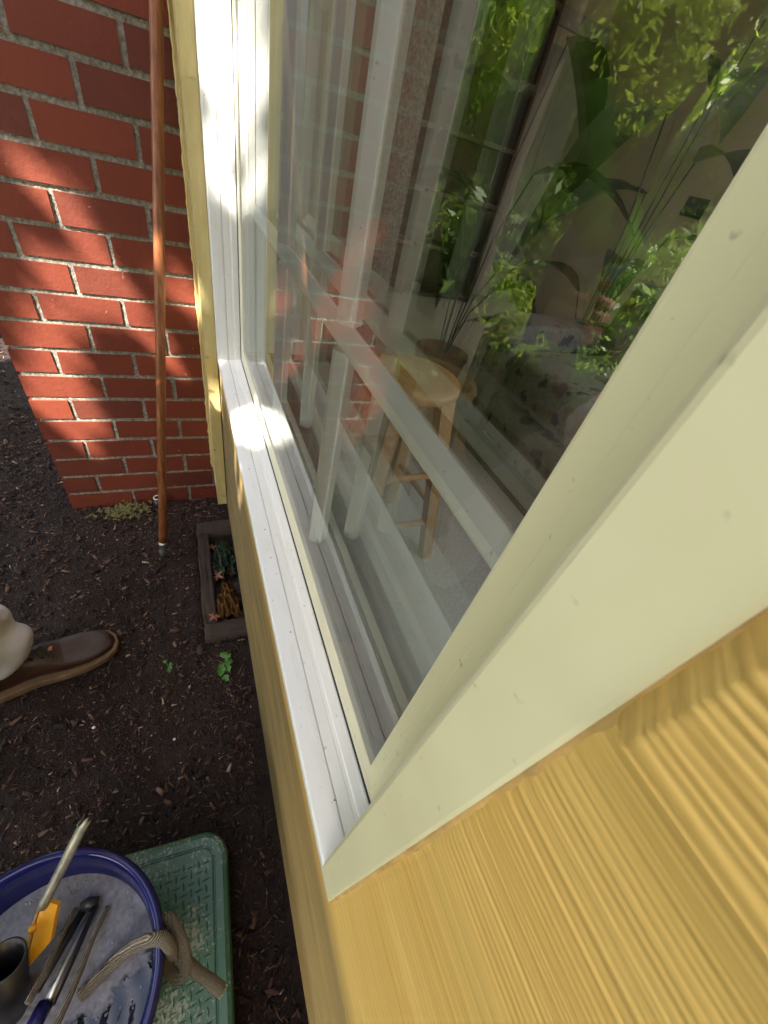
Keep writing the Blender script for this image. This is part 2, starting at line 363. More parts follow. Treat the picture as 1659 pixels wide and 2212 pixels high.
# ------------------------------------------------------------------ brick wall
def brick_wall():
    t = thing('brick_wall', 'red brick wall end with pale grey mortar meeting the yellow siding', 'wall', (D, .2, 0))
    bm = bmesh.new(); bbox(bm, D+.004, D+.28, -.6, .425, -.05, 3.0)
    bm_obj('mortar', bm, M['mortar'], t)
    # finely displaced mortar skin so that the joints look rough
    a = np.arange(-.045, .429, .0035); b = np.arange(0, 1.6, .0035); A, B = np.meshgrid(a, b, indexing='ij')
    dd = .0022*vnoise(A*260, B*260, 5)+.002*vnoise(A*90, B*90, 6)
    bm = bmesh.new(); r = random.Random(3); cs = .0728
    V = np.stack([D+.0058-dd, A, B], -1).reshape(-1, 3)
    npmesh('joint_face', V, grid_faces(len(a), len(b))[:, ::-1], M['mortar'], t, smooth=True)
    for kc in range(-1, 40):
        z0 = .0617+cs*(kc-1)+.0061; z1 = z0+cs-.0122
        off = .060 if (kc % 2) == 0 else .153
        js = [off+.1855*i for i in range(-5, 4)]
        js = [-.45]+[j for j in js if -.4 < j < .42]+[.4315]
        for y0, y1 in zip(js[:-1], js[1:]):
            if y1-y0 < .03: continue
            j = lambda s: r.uniform(-s, s)
            p = .0045+j(.0012)
            vs = []
            for z in (z0+j(.001), z1+j(.001)):
                for y in (y0+.0058+j(.0014), y1-.0058+j(.0014) if y1 < .43 else .435):
                    for x in (D-p+.004, D+.09): vs.append(bm.verts.new((x, y, z+j(.0006))))
            for q in ((0, 2, 3, 1), (4, 5, 7, 6), (0, 1, 5, 4), (2, 6, 7, 3), (0, 4, 6, 2), (1, 3, 7, 5)): bm.faces.new([vs[i] for i in q])
    bm_obj('bricks', bm, M['brick'], t, bevel=.0022)
    bm = bmesh.new()
    for kc in range(-1, 40):                                   # the end of the wall, seen from the garden side
        z0 = .0617+cs*(kc-1)+.0048; z1 = z0+cs-.0096
        for x0, x1 in (((D+.096, D+.27),) if kc % 2 else ((D+.096, D+.180), (D+.189, D+.27))):
            bbox(bm, x0, x1, .33, .434, z0, z1)
    bm_obj('end_bricks', bm, M['brick'], t, bevel=.002)
brick_wall()

# ------------------------------------------------------------------ siding wall with window opening
prng = np.random.default_rng(11); edges = np.cumsum(prng.uniform(.0013, .0031, 1400)*np.repeat(prng.uniform(.7, 1.5, 140), 10))
amps = prng.uniform(.35, 1.0, 1401)
def ridge(zz):
    i = np.searchsorted(edges, zz).clip(1, 1398); f = (zz-edges[i-1])/(edges[i]-edges[i-1])
    return amps[i]*(np.abs(np.sin(math.pi*f))**.7-.6)
def siding_y(X, Z):
    wob = .014*(vnoise(X*4+30, Z*3+30, 8)-.5)+.004*(vnoise(X*11+30, Z*5+30, 9)-.5)
    band = vnoise(X*0+3, Z*14+7, 12)                                    # bands of wide and narrow grain
    y = -.0656+.00062*ridge(Z+wob+.3)*(.35+1.0*band)
    y = np.where(Z > .9635, y+.0018*np.clip((Z-.9635)/.0015, 0, 1), y)
    y = np.where(Z > 1.083, y+.0060*np.clip((Z-1.083)/.004, 0, 1), y)
    return y
def siding_wall():
    t = thing('siding_wall', 'yellow painted wood siding with raised horizontal grain around the window', 'wall', (0, -.1, .09))
    def sheet(xs, zs, nm):
        X, Z = np.meshgrid(xs, zs, indexing='ij'); Y = siding_y(X, Z)
        near = np.clip((.0067-X)/.005, 0, 1); Y = Y*near+(-.0645)*(1-near) if xs[-1] < .01 else Y
        return npmesh(nm, np.stack([X, Y, Z], -1).reshape(-1, 3), grid_faces(len(xs), len(zs))[:, ::-1], M['siding'], t, smooth=True)
    xs = np.concatenate([np.linspace(-.5, -.06, 24), np.arange(-.056, .0068, .0016)])
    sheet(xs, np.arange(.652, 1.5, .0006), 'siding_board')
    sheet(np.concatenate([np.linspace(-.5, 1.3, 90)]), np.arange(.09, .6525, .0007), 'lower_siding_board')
    bm = bmesh.new()
    bbox(bm, -3.2, -.499, -.26, -.065, .09, 2.7); bbox(bm, -.499, .03, -.26, -.068, .66, 1.499)
    bbox(bm, -.499, .03, -.26, -.065, 1.5, 2.7); bbox(bm, .03, 1.06, -.26, -.065, 2.262, 2.7); bbox(bm, 1.118, 1.30, -.26, -.066, .09, 2.7)
    bbox(bm, -.499, 1.117, -.26, -.069, .09, .640)
    bm_obj('wall_core', bm, M['siding'], t)
    # caulk line down the side of the near jamb and under the frame
    r = random.Random(5); pts = []; rad = []
    z = .653
    while z < 1.5:
        pts.append((.0062+r.uniform(-.0004, .0003), -.0652+r.uniform(-.0003, .0004), z)); rad.append(.0015+r.uniform(-.0002, .0002)); z += .0035
    tube('caulk', pts, rad, M['caulk'], t, n=10)
    bm = bmesh.new(); bbox(bm, -3.2, 1.30, -.26, -.10, -.1, .088)
    bm_obj('foundation', bm, M['concrete'], t)
siding_wall()

tr = thing('corner_trim', 'yellow painted vertical trim board between brick wall and window', 'trim', (1.2, -.05, .1))
bm = bmesh.new()
bbox(bm, 1.118, D-.016, -.0625, -.0345, .125, 2.7)
o = bm_obj('trim_board', bm, M['trim'], tr, bevel=.003)
bm = bmesh.new(); bbox(bm, D-.0145, D-.0005, -.0625, -.0315, .140, 2.7); bm_obj('edge_strip', bm, M['trim'], tr, bevel=.003)
pts = [(D-.001, -.0300+random.uniform(-.0012, .0012), .15+.012*i) for i in range(200)]
tube('caulk', pts, [random.uniform(.0022, .0042) for _ in pts], M['trim'], tr, n=8)
for i in range(5):
    zc = [.75, .95, 1.08, 1.17, .6][i]
    box('paint_drip', 1.1165, 1.1185, -.050-.003*i, -.046, zc, zc+.012, M['trim'], tr)

# ------------------------------------------------------------------ window
X0, X1, Z0, Z1 = .085, 1.045, .703, 2.19
win = thing('window', 'large white vinyl window with pale grille bars and yellow bounce light painted into the near jamb', 'window', (.55, -.10, .65))
def loft(name, prof, mat, sides='BRTL', parent=win, mats=None):
    """prof: (offset bottom/top, offset left, offset right, y). Mitred around the opening."""
    n = len(prof); V = []; F = []
    for (d, dl, dr, y) in prof:
        V += [(X0-dl, y, Z0-d), (X1+dr, y, Z0-d), (X1+dr, y, Z1+d), (X0-dl, y, Z1+d)]
    seg = {'B': (0, 1), 'R': (1, 2), 'T': (2, 3), 'L': (3, 0)}
    for i in range(n-1):
        for s in sides:
            a, b = seg[s]; F.append((i*4+a, i*4+b, (i+1)*4+b, (i+1)*4+a))
    return pyd(name, V, F, mat, parent)
frame_prof = [(.033, .033, .033, -.130), (.0345, .0345, .0345, -.1155), (.0355, .036, .0352, -.1150), (.0365, .038, .036, -.1062), (.0392, .041, .0385, -.1052), (.0396, .0425, .039, -.1012),
    (.0388, .0426, .0383, -.1006), (.0390, .045, .0385, -.0888), (.0425, .049, .042, -.0884), (.0425, .049, .042, -.0872), (.0392, .046, .0388, -.0868), (.0402, .0520, .0410, -.0652), (.0412, .0540, .0425, -.0634), (.0426, .0555, .0445, -.0628),
    (.0530, .0770, .0690, -.0628), (.0542, .0783, .0700, -.0634), (.0542, .0783, .0700, -.0690)]
loft('frame', frame_prof, M['vinyl'], 'BRT')
loft('near_jamb', frame_prof, M['cream'], 'L')['label'] = 'near jamb with yellow bounce light in its colour'
bead_prof = [(.0320, .0300, .0270, -.128), (.0300, .0275, .0250, -.1196), (.0290, .0262, .0240, -.1188), (.0175, .0165, .0150, -.1190), (.0165, .0155, .014, -.1194), (.0020, .0020, .002, -.1205), (.0, .0, .0, -.1216), (.0, .0, .0, -.128)]
loft('sash_bead', bead_prof, M['bead'], 'BRT'); loft('near_sash_bead', bead_prof, M['cream'], 'L')  # near bead carries the same painted bounce tint
loft('gasket', [(.0360, .0375, .0345, -.1178), (.0310, .0285, .0262, -.1178), (.0310, .0285, .0262, -.1225)], M['gasket'])
bm = bmesh.new(); bbox(bm, X0-.01, X1+.01, YG-.003, YG, Z0-.01, Z1+.01)
gp = bm_obj('glass_pane', bm, [M['clear'], M['window_glass']], win)
for p in gp.data.polygons: p.material_index = 1 if p.normal.y > .9 else 0
bm = bmesh.new(); bbox(bm, X0-.01, X1+.03, -.1535, -.1505, Z0-.01, Z1+.01)
gp = bm_obj('inner_glass_pane', bm, [M['clear'], M['inner_glass']], win)
for p in gp.data.polygons: p.material_index = 1 if p.normal.y > .9 else 0
# grille bars behind the outer pane
def bar(p0, p1, horiz):
    w0, w1 = .0135, .0050; yb, yf = -.1500, -.1385; sec = [(-w0, yb), (-w0, yb+.0015), (-w1, yf), (-.0015, yf+.0012), (.0015, yf+.0012), (w1, yf), (w0, yb+.0015), (w0, yb)]
    V = []; F = []
    for p in (p0, p1):
        for a, y in sec: V.append((p[0], y, p[1]+a) if horiz else (p[0]+a, y, p[1]))
    for i in range(7): F.append((i, i+1, 8+i+1, 8+i))
    F.append((7, 0, 8, 15)); F.append(tuple(range(7, -1, -1))); F.append(tuple(range(8, 16)))
    return V, F
vx = (.405, .725)
for zc in (1.0, 1.31, 1.62, 1.93):
    V, F = bar((X0-.02, zc), (X1-.001, zc), True); o = pyd('muntin', V, F, M['muntin'], win)
zs = [Z0-.012, 1.0, 1.31, 1.62, 1.93, Z1+.02]
for x in vx:
    for za, zb in zip(zs[:-1], zs[1:]):
        V, F = bar((x, za+(.0136 if za > .8 else 0)), (x, zb-(.0136 if zb < 2.1 else 0)), False); pyd('muntin', V, F, M['muntin'], win)
# inner frame, stool and jamb returns
bm = bmesh.new()
bbox(bm, X0-.03, X1+.05, -.175, -.1590, .675, .7010); bbox(bm, X0-.05, X1+.09, -.292, -.1755, .655, .6835)
bbox(bm, X0-.05, X1+.05, -.200, -.1760, .6845, .6925)
bm_obj('inner_sill', bm, M['intwhite'], win, bevel=.0025)
bm = bmesh.new(); bbox(bm, X1+.008, X1+.05, -.262, -.129, .702, 2.25); bbox(bm, X1-.004, X1+.007, -.172, -.1595, .702, 2.2)
bbox(bm, X0-.045, X0-.012, -.262, -.129, .702, 2.25)
bm_obj('inner_jamb', bm, M['intwhite'], win, bevel=.002)
# dead bugs and specks lying on the ledge
for i, (x, y) in enumerate([(.46, -.081), (.40, -.080), (.62, -.078), (.27, -.083), (.90, -.084), (.81, -.076), (.075, -.087)]):
    tube('speck', [(x, y, .6637), (x+.0012, y+.0008, .6642)], [.0007, .0005], M['gasket'], win, n=6)

# ------------------------------------------------------------------ room behind the window
def room():
    fl = box('floor', -3.2, 4.4, -3.6, -.262, .06, .12, M['carpet']); tag(fl, kind='structure')
    bm = bmesh.new()
    bbox(bm, -3.2, 4.4, -3.7, -3.6, .12, 2.65)                      # back wall
    bbox(bm, 4.4, 4.5, -3.7, -.262, .12, 2.65)
    bbox(bm, -3.3, -3.2, -3.7, -3.2, .12, 2.65); bbox(bm, -3.3, -3.2, -.7, -.262, .12, 2.65); bbox(bm, -3.3, -3.2, -3.2, -.7, 2.2, 2.65)
    bbox(bm, -3.2, -.0, -.30, -.262, .12, 2.65); bbox(bm, 1.10, 4.4, -.30, -.262, .12, 2.65); bbox(bm, 0, 1.10, -.275, -.262, .12, .654); bbox(bm, 0, 1.10, -.30, -.262, 2.25, 2.65)
    tag(bm_obj('interior_wall', bm, M['beige']), kind='structure')
    bm = bmesh.new(); bbox(bm, -.2, 4.5, -3.7, -.26, 2.65, 2.75); bbox(bm, -3.3, -.2, -1.0, -.26, 2.65, 2.75)
    tag(bm_obj('ceiling', bm, M['intwhite']), kind='structure')
room()

def stool():
    cx, cy, f = .90, -.535, .12
    t = thing('bar_stool', 'light oak round seat bar stool standing on the carpet behind the glass', 'stool', (cx, cy, f))
    lathe('seat', [(0, .578), (.10, .578), (.122, .583), (.132, .592), (.133, .604), (.127, .614), (.11, .618), (.06, .614), (0, .613)], (cx, cy, f), M['oak'], t, 48)
    a0 = math.radians(4); L = []
    for sx, sy in ((-1, -1), (1, -1), (1, 1), (-1, 1)):
        def P(z, s=sx, q=sy):
            h = .150-.078*z/.58; x, y = s*h, q*h; return Vector((cx+x*math.cos(a0)-y*math.sin(a0), cy+x*math.sin(a0)+y*math.cos(a0), f+z))
        L.append(P)
        bm = bmesh.new(); vs = []
        for z, hw in ((0, .0185), (.582, .021)):
            p = P(z)
            for dx, dy in ((-1, -1), (1, -1), (1, 1), (-1, 1)): vs.append(bm.verts.new((p.x+dx*hw, p.y+dy*hw, p.z)))
        for q in ((0, 3, 2, 1), (4, 5, 6, 7), (0, 1, 5, 4), (1, 2, 6, 5), (2, 3, 7, 6), (3, 0, 4, 7)): bm.faces.new([vs[i] for i in q])
        bm_obj('leg', bm, M['oak'], t, bevel=.003)
    for i in range(4):
        for z in ((.16, .34) if i % 2 else (.22, .40)):
            tube('rung', [L[i](z), L[(i+1) % 4](z)], .0105, M['oak'], t, n=10)
stool()

def sofa():
    t = thing('floral_sofa', 'floral sofa in cream, blue and rose with a dark wood base rail', 'sofa', (.9, -1.6, .12))
    bm = bmesh.new(); bbox(bm, .0, 1.50, -1.30, -1.25, .12, .225); bm_obj('base_rail', bm, M['darkwood'], t, bevel=.006)
    def cush(nm, *a, bv=.05):
        bm = bmesh.new(); bbox(bm, *a); bmesh.ops.subdivide_edges(bm, edges=bm.edges[:], cuts=3, use_grid_fill=True)
        bm_obj(nm, bm, M['floral'], t, True, bevel=0).modifiers.new('s', 'SUBSURF').levels = 2
    cush('seat_base', .0, 1.5, -2.0, -1.255, .23, .46)
    cush('cushion', .13, .745, -1.95, -1.26, .45, .66); cush('cushion', .76, 1.38, -1.95, -1.26, .45, .66)
    cush('back', .0, 1.5, -2.25, -1.85, .2, .95); cush('back_cushion', .13, .75, -1.98, -1.75, .62, .98); cush('back_cushion', .76, 1.38, -1.98, -1.75, .62, .98)
    cush('arm', -.15, .13, -2.1, -1.24, .2, .74); cush('arm', 1.38, 1.62, -2.1, -1.24, .2, .74)
sofa()

# white door with panels on the back wall, and a light switch
dr = thing('interior_door', 'pale grey panelled interior door in the back wall of the room', 'door', (4.4, -3.2, .12))
bm = bmesh.new(); bbox(bm, 4.36, 4.395, -3.58, -2.95, .13, 2.1); bm_obj('door_leaf', bm, M['doorleaf'], dr, bevel=.004)
for z0, z1 in ((.3, .95), (1.1, 1.95)):
    for y0, y1 in ((-3.5, -3.29), (-3.23, -3.02)): box('door_panel', 4.352, 4.362, y0, y1, z0, z1, M['doorleaf'], dr, .004)
bm = bmesh.new(); bbox(bm, 4.35, 4.398, -2.945, -2.87, .12, 2.2); bbox(bm, 4.35, 4.398, -3.59, -2.87, 2.201, 2.3); bm_obj('door_frame', bm, M['doorleaf'], dr, bevel=.004)
ls = thing('light_switch', 'small dark light switch plate on the beige interior wall', 'switch', (2.65, -3.6, 1.3))
box('switch_plate', 2.58, 2.76, -3.6, -3.588, 1.26, 1.38, M['blackpl'], ls, .003); box('rocker', 2.64, 2.70, -3.588, -3.582, 1.29, 1.35, M['gasket'], ls, .002)

def leafblade(p, d, up, L, W, curl=.5, n=7):
    """returns verts, quads of a broad arching leaf"""
    d = Vector(d).normalized(); s = d.cross(Vector(up)).normalized(); V = []; F = []
    for i in range(n+1):
        t = i/n; wdt = W*math.sin(math.pi*min(1, t**.8*.97+.03))**.8*(1-.25*t)
        c = Vector(p)+d*(L*t)+Vector((0, 0, -curl*L*t*t)); dz = Vector((0, 0, wdt*.25))
        V += [c-s*wdt+dz, c, c+s*wdt+dz]
        if i: b = (i-1)*3; F += [(b, b+1, b+4, b+3), (b+1, b+2, b+5, b+4)]
    return V, F
def houseplant(x, y, n, hgt, label, L=(.25, .42)):
    t = thing('houseplant', label, 'plant', (x, y, .12))
    lathe('pot', [(0, 0), (.11, 0), (.145, .24), (.155, .25), (.155, .275), (.14, .275), (.135, .25), (0, .25)], (x, y, .12), M['pot'], t, 28)
    r = random.Random(int(x*100)); V = []; F = []; SV = []; SF = []
    for i in range(n):
        a = r.uniform(0, 6.28); z = .12+.35+hgt*(i+1)/n*r.uniform(.75, 1.05); rr = r.uniform(.04, .22)
        p = Vector((x+rr*math.cos(a), y+rr*math.sin(a), z)); d = Vector((math.cos(a), math.sin(a), r.uniform(.0, .8)))
        v, f = leafblade(p, d, (0, 0, 1), r.uniform(*L), r.uniform(.10, .15), r.uniform(.5, 1.3))
        F += [tuple(q+len(V) for q in g) for g in f]; V += v
        v, f = tube_vf([(x+.02*math.cos(a), y+.02*math.sin(a),   .36), (x+rr*.5*math.cos(a), y+rr*.5*math.sin(a), z*.7+.1), p], .004, 6, off=len(SV)); SV += v; SF += f
    pyd('leaves', V, F, M['houseleaf'], t, True); pyd('stems', SV, SF, M['houseleaf'], t, True)
houseplant(1.95, -1.30, 9, 1.25, 'tall broad leaved houseplant in a clay pot right of the stool', (.42, .6))
houseplant(1.75, -2.05, 9, 1.65, 'dark broad leaved houseplant in a clay pot against the beige back wall', (.5, .7))
# dark bookcase filling the corner
bc = thing('bookcase', 'dark wood bookcase against the far side wall of the room', 'bookcase', (4.2, -1.2, .12))
bm = bmesh.new(); bbox(bm, 4.37, 4.395, -2.8, -.4, .125, 2.5)
for y in (-2.8, -2.0, -1.2, -.43): bbox(bm, 4.0, 4.369, y, y+.03, .125, 2.5)
bm_obj('carcass', bm, M['darkwood'], bc)
for z in (.14, .55, .95, 1.35, 1.75, 2.17):
    for y in (-2.769, -1.969, -1.169): box('shelf', 4.0, 4.369, y, y+.738, z, z+.03, M['darkwood'], bc)

# ------------------------------------------------------------------ pole, hose fitting, drain
po = thing('wooden_pole', 'long reddish brown wooden pole with a metal ferrule leaning by the brick wall', 'pole', (1.0, .15, .03))
p0 = Vector((1.002, .150, .03)); p1 = Vector((1.25, -.007, 1.258)); dr_ = (p1-p0)
tube('shaft', [p0+dr_*t for t in np.linspace(.03, 1.16, 30)], [.0116-.0*t for t in range(30)], M['polewood'], po, 20)
tube('ferrule', [p0+dr_*t for t in (0, .004, .008, .014, .018, .028, .031, .040)], [.0095, .012, .0118, .0118, .0105, .0105, .0125, .0125], M['metal'], po, 16)

hf = thing('hose_end', 'short black pipe end with a white ring at the foot of the bricks', 'pipe', (1.28, .165, .0))
tube('pipe', [(1.262, .166, -.01), (1.268, .166, .045)], .015, M['blackpl'], hf, 16)
V, F = [], []
for i in range(24):
    a = 2*math.pi*i/24
    for j in range(8):
        b = 2*math.pi*j/8; rr = .0115+.0018*math.cos(b); V.append((1.268+rr*math.cos(a), .166+rr*math.sin(a), .0475+.0018*math.sin(b)))
for i in range(24):
    for j in range(8): F.append((i*8+j, ((i+1) % 24)*8+j, ((i+1) % 24)*8+(j+1) % 8, i*8+(j+1) % 8))
pyd('ring', V, F, M['door'], hf, True)

dg = thing('drain_frame', 'square brown concrete drain surround sunk in the mulch under the window', 'drain', (.9, 0, -.12))
def rough_box(bm, a):
    bbox(bm, *a)
bm = bmesh.new()
for a in ((.66, .715, -.095, .045, -.2, .020), (1.085, 1.14, -.095, .045, -.2, .022), (.715, 1.085, .010, .045, -.2, .018)): bbox(bm, *a)
bmesh.ops.subdivide_edges(bm, edges=bm.edges[:], cuts=6, use_grid_fill=True)
for v in bm.verts:
    if v.co.z > 0: v.co.z += random.uniform(-.004, .003); v.co.y += random.uniform(-.003, .003); v.co.x += random.uniform(-.002, .002)
bm_obj('surround', bm, M['concrete'], dg, True)
a = np.linspace(.70, 1.10, 50); b = np.linspace(-.095, .02, 20); X, Y = np.meshgrid(a, b, indexing='ij')
npmesh('pit_bottom', np.stack([X, Y, -.07+.03*vnoise(X*30, Y*30, 4)], -1).reshape(-1, 3), grid_faces(50, 20), M['pit'], dg, True)

def crumple(name, c, s, mat, seed, label, cat):
    """thin creased sheet heaped over the litter"""
    n = 60; r = np.random.default_rng(seed); U, V_ = np.meshgrid(np.linspace(-1, 1, n), np.linspace(-1, 1, n), indexing='ij')
    Zh = np.zeros_like(U); DX = np.zeros_like(U); DY = np.zeros_like(U)
    for i in range(16):
        a = r.uniform(0, 3.14); fq = r.uniform(1.5, 7); ph = r.uniform(0, 6); w_ = 1/fq**.8
        q = np.abs(((U*math.cos(a)+V_*math.sin(a))*fq+ph) % 2-1); Zh += q*w_; DX += (q-.5)*math.cos(a)*w_*.16; DY += (q-.5)*math.sin(a)*w_*.16
    Zh = (Zh-Zh.min())/(Zh.max()-Zh.min()); edge = np.sqrt(U**2+V_**2); rim = .85+.25*np.sin(3*np.arctan2(V_, U)+seed)+.12*np.sin(7*np.arctan2(V_, U))
    k_ = np.minimum(1, rim/np.maximum(edge, .01)); U2 = U*k_+DX; V2 = V_*k_+DY
    P = np.stack([c[0]+U2*s[0], np.maximum(c[1]+V2*s[1], -.09), c[2]+Zh*s[2]*2*(1.15-.8*np.minimum(edge, 1.1)**2)-.01], -1).reshape(-1, 3)
    o = npmesh(name, P, grid_faces(n, n), mat, None, False); return tag(o, label, cat)
k = NT('green_film'); k.base((.05, .075, .045)); k.rough(.10); k.b.inputs['Transmission Weight'].default_value = .55; k.b.inputs['IOR'].default_value = 1.2; M['gfilm'] = k.m
k = NT('amber_film'); k.base((.16, .075, .022)); k.rough(.15); k.b.inputs['Transmission Weight'].default_value = .4; k.b.inputs['IOR'].default_value = 1.2; M['afilm'] = k.m
crumple('plastic_bag', (.975, -.035, -.005), (.09, .045, .035), M['gfilm'], 1, 'crumpled dark green plastic film in the far half of the drain', 'plastic')
crumple('plastic_sheet', (.80, -.03, -.01), (.085, .040, .03), M['afilm'], 2, 'crumpled amber brown plastic film in the near half of the drain', 'plastic')

LIT = True
def star_leaf(c, R, rot, tilt, lobes=5, thick=.0006):
    V = [Vector((0, 0, 0))]; n = lobes*4
    for i in range(n):
        a = -math.pi*.82+2*math.pi*.82*i/(n-1); ph = i % 4; rr = (1, .62, .36, .62)[ph] if True else 1
        rr *= (.65+.35*math.cos(a*.5))
        V.append(Vector((math.cos(a)*rr*R, math.sin(a)*rr*R, .12*R*math.sin(3*a))))
    m = Matrix.Translation(c) @ Matrix.Rotation(rot, 4, 'Z') @ Matrix.Rotation(tilt, 4, 'X')
    return [m @ v for v in V], [(0, i, i+1) for i in range(1, n)]
leafspots = [(1.05, .004, -.02, .026, 'pale pinkish dry leaf in the far corner of the drain'), (.945, -.006, .0, .022, 'red brown maple leaf beside the green film in the drain'), (.905, -.004, .0, .024, 'rusty star shaped maple leaf in the middle of the drain'),
    (.735, .015, .024, .021, 'orange brown leaf lying on the near lip of the drain')]
for x, y, z, R, lb in leafspots:
    v, f = star_leaf((x, y, z), R, random.uniform(0, 6), random.uniform(-.3, .3), 5); tag(pyd('fallen_leaf', v, f, M['redleaf']), lb, 'leaf', 'fallen leaves in and beside the drain')
V, F = [], []
for i in range(60):
    x, y = random.uniform(.72, 1.08), random.uniform(-.08, .006); v, f = star_leaf((x, y, -.045+random.uniform(0, .025)), random.uniform(.008, .02), random.uniform(0, 6), random.uniform(-.8, .8), 4)
    F += [tuple(q+len(V) for q in g) for g in f]; V += v
M['litter'] = leafmat('rotten_leaf', [(0, (.02, .010, .006)), (.7, (.06, .026, .014)), (1, (.16, .07, .035))], .0)
tag(pyd('leaf_litter', V, F, M['litter']), 'small dark rotting leaves covering the bottom of the drain', 'litter', kind='stuff')
# tangled dry twigs and frond scraps lying on the mulch
V, F = [], []
for i in range(300):
    if random.random() < .45: x, y = random.uniform(-.15, .62), random.gauss(.0, .035)
    elif random.random() < .5: x, y = random.gauss(1.22, .04), random.uniform(-.02, .42)
    else: x, y = random.uniform(-.1, 1.3), random.uniform(0, .7)
    if .65 < x < 1.15 and y < .05: continue
    y = max(y, -.055); L = random.uniform(.008, .032); a = random.uniform(0, 6.28); z = .010; cv = random.uniform(-.5, .5)
    P = [(x+L*t*math.cos(a+t*cv), y+L*t*math.sin(a+t*cv), z+.004*math.sin(3*t)+random.uniform(0, .002)) for t in (0, .33, .66, 1)]
    P = [(q[0], max(q[1], -.058), q[2]) for q in P]
    v, f = tube_vf(P, random.uniform(.0004, .0011), 5, off=len(V)); V += v; F += f
M['twig'] = leafmat('dry_twig', [(0, (.05, .02, .012)), (.6, (.10, .042, .022)), (1, (.22, .12, .07))], .0)
tag(pyd('dry_twigs', V, F, M['twig'], None, True), 'fine reddish dry twigs and frond scraps strewn over the mulch', 'twigs', kind='stuff')
V, F = [], []
for i in range(160):                                                   # yellowish moss / cypress frond at the base of the bricks
    x, y = random.gauss(1.245, .022), random.gauss(.27, .035)
    v, f = star_leaf((x, y, .012+random.uniform(0, .01)), random.uniform(.006, .014), random.uniform(0, 6), random.uniform(-.6, .6), 3); F += [tuple(q+len(V) for q in g) for g in f]; V += v
k = NT('olive_moss'); k.base((.13, .12, .04)); k.rough(.9); tag(pyd('moss_patch', V, F, k.m), 'olive yellow mossy growth at the foot of the brick wall', 'moss', kind='stuff')

def clover(x, y, n, label, s=1.0):
    t = thing('small_weed', label, 'weed', (x, y, 0), 'green weeds in the mulch')
    for i in range(n):
        a = random.uniform(0, 6.28); d = random.uniform(.008, .045)*s; c = Vector((x+d*math.cos(a), y+d*math.sin(a)*.8, .022+random.uniform(0, .018)))
        V = [c]; m = 18
        for j in range(m):
            b = 2*math.pi*j/m; rr = .0095*s*(1+.16*math.cos(5*b))*(1 if j else .5); V.append(c+Vector((rr*math.cos(b+a), rr*math.sin(b+a), .003*math.sin(b*2+a))))
        pyd('leaf', V, [(0, 1+j, 1+(j+1) % m) for j in range(m)], M['clover'], t, True)
        tube('stalk', [(x, y, .0), c], .0006, M['clover'], t, 5)
clover(.565, -.012, 9, 'small bright green scalloped leaf weed beside the near end of the drain')
clover(.60, .135, 4, 'tiny green seedling alone in the mulch near the shoe', .55)
peb = [(.64, .06, .009), (.42, .13, .003), (.70, .035, .004), (.50, .30, .0035), (.80, -.045, .005), (.79, -.03, .004), (.775, -.042, .004)]
plab = ['flat dark oval stone in the mulch in front of the drain', 'tiny round white pebble in the middle of the mulch', 'small white pebble on the near edge of the drain', 'little white pebble in the mulch toward the shoe', 'white pebble inside the drain, farthest of three', 'white pebble inside the drain, middle of three', 'white pebble inside the drain, nearest of three']
for (x, y, r_), lb in zip(peb, plab):
    bm = bmesh.new(); bmesh.ops.create_icosphere(bm, subdivisions=2, radius=1)
    fl = r_ > .006
    for v in bm.verts: v.co = Vector((x+v.co.x*r_*(1.8 if fl else 1), y+v.co.y*r_*1.1, (-.005 if .72 < x < 1 and y < 0 else .010)+v.co.z*r_*.6))
    tag(bm_obj('pebble', bm, M['concrete'] if fl else M['door'], None, True), lb, 'pebble', 'pebbles around the drain')

# ------------------------------------------------------------------ green step, bucket and tools
ST = .10; a_s = math.radians(4)
st = thing('green_step', 'green moulded plastic step with a raised tread pattern under the blue bucket', 'step stool', (0, .2, 0))
def rrect(x0, x1, y0, y1, r, n=8):
    out = []
    for cx_, cy_, a0_ in ((x1-r, y1-r, 0), (x0+r, y1-r, 90), (x0+r, y0+r, 180), (x1-r, y0+r, 270)):
        for i in range(n+1):
            a = math.radians(a0_+90*i/n); out.append((cx_+r*math.cos(a), cy_+r*math.sin(a)))
    return out
def rotp(x, y): return (x*math.cos(a_s)-(y-.2)*math.sin(a_s), .2+x*math.sin(a_s)+(y-.2)*math.cos(a_s)) if 0 else (x+(y-.05)*.09, y-(x+.06)*.05)
sx0, sx1, sy0, sy1 = -.42, .190, .047, .40
V, F = [], []; rings = [(0.012, 0.0), (.0, .004), (-.004, ST-.012), (-.001, ST-.004), (.006, ST), (.018, ST), (.0195, ST-.0022), (.021, ST-.0022), (.0225, ST), (.0240, ST-.001)]
for ins, z in rings:
    for x, y in rrect(sx0+ins, sx1-ins, sy0+ins, sy1-ins, max(.008, .042-ins)): V.append((*rotp(x, y), z+.004))
m = 36
for i in range(len(rings)-1):
    for j in range(m): F.append((i*m+j, i*m+(j+1) % m, (i+1)*m+(j+1) % m, (i+1)*m+j))
F.append(tuple((len(rings)-1)*m+j for j in range(m)))
pyd('step_top', V, F, M['green'], st, False)
V, F = [], []
gx = sx0+.04; row = 0
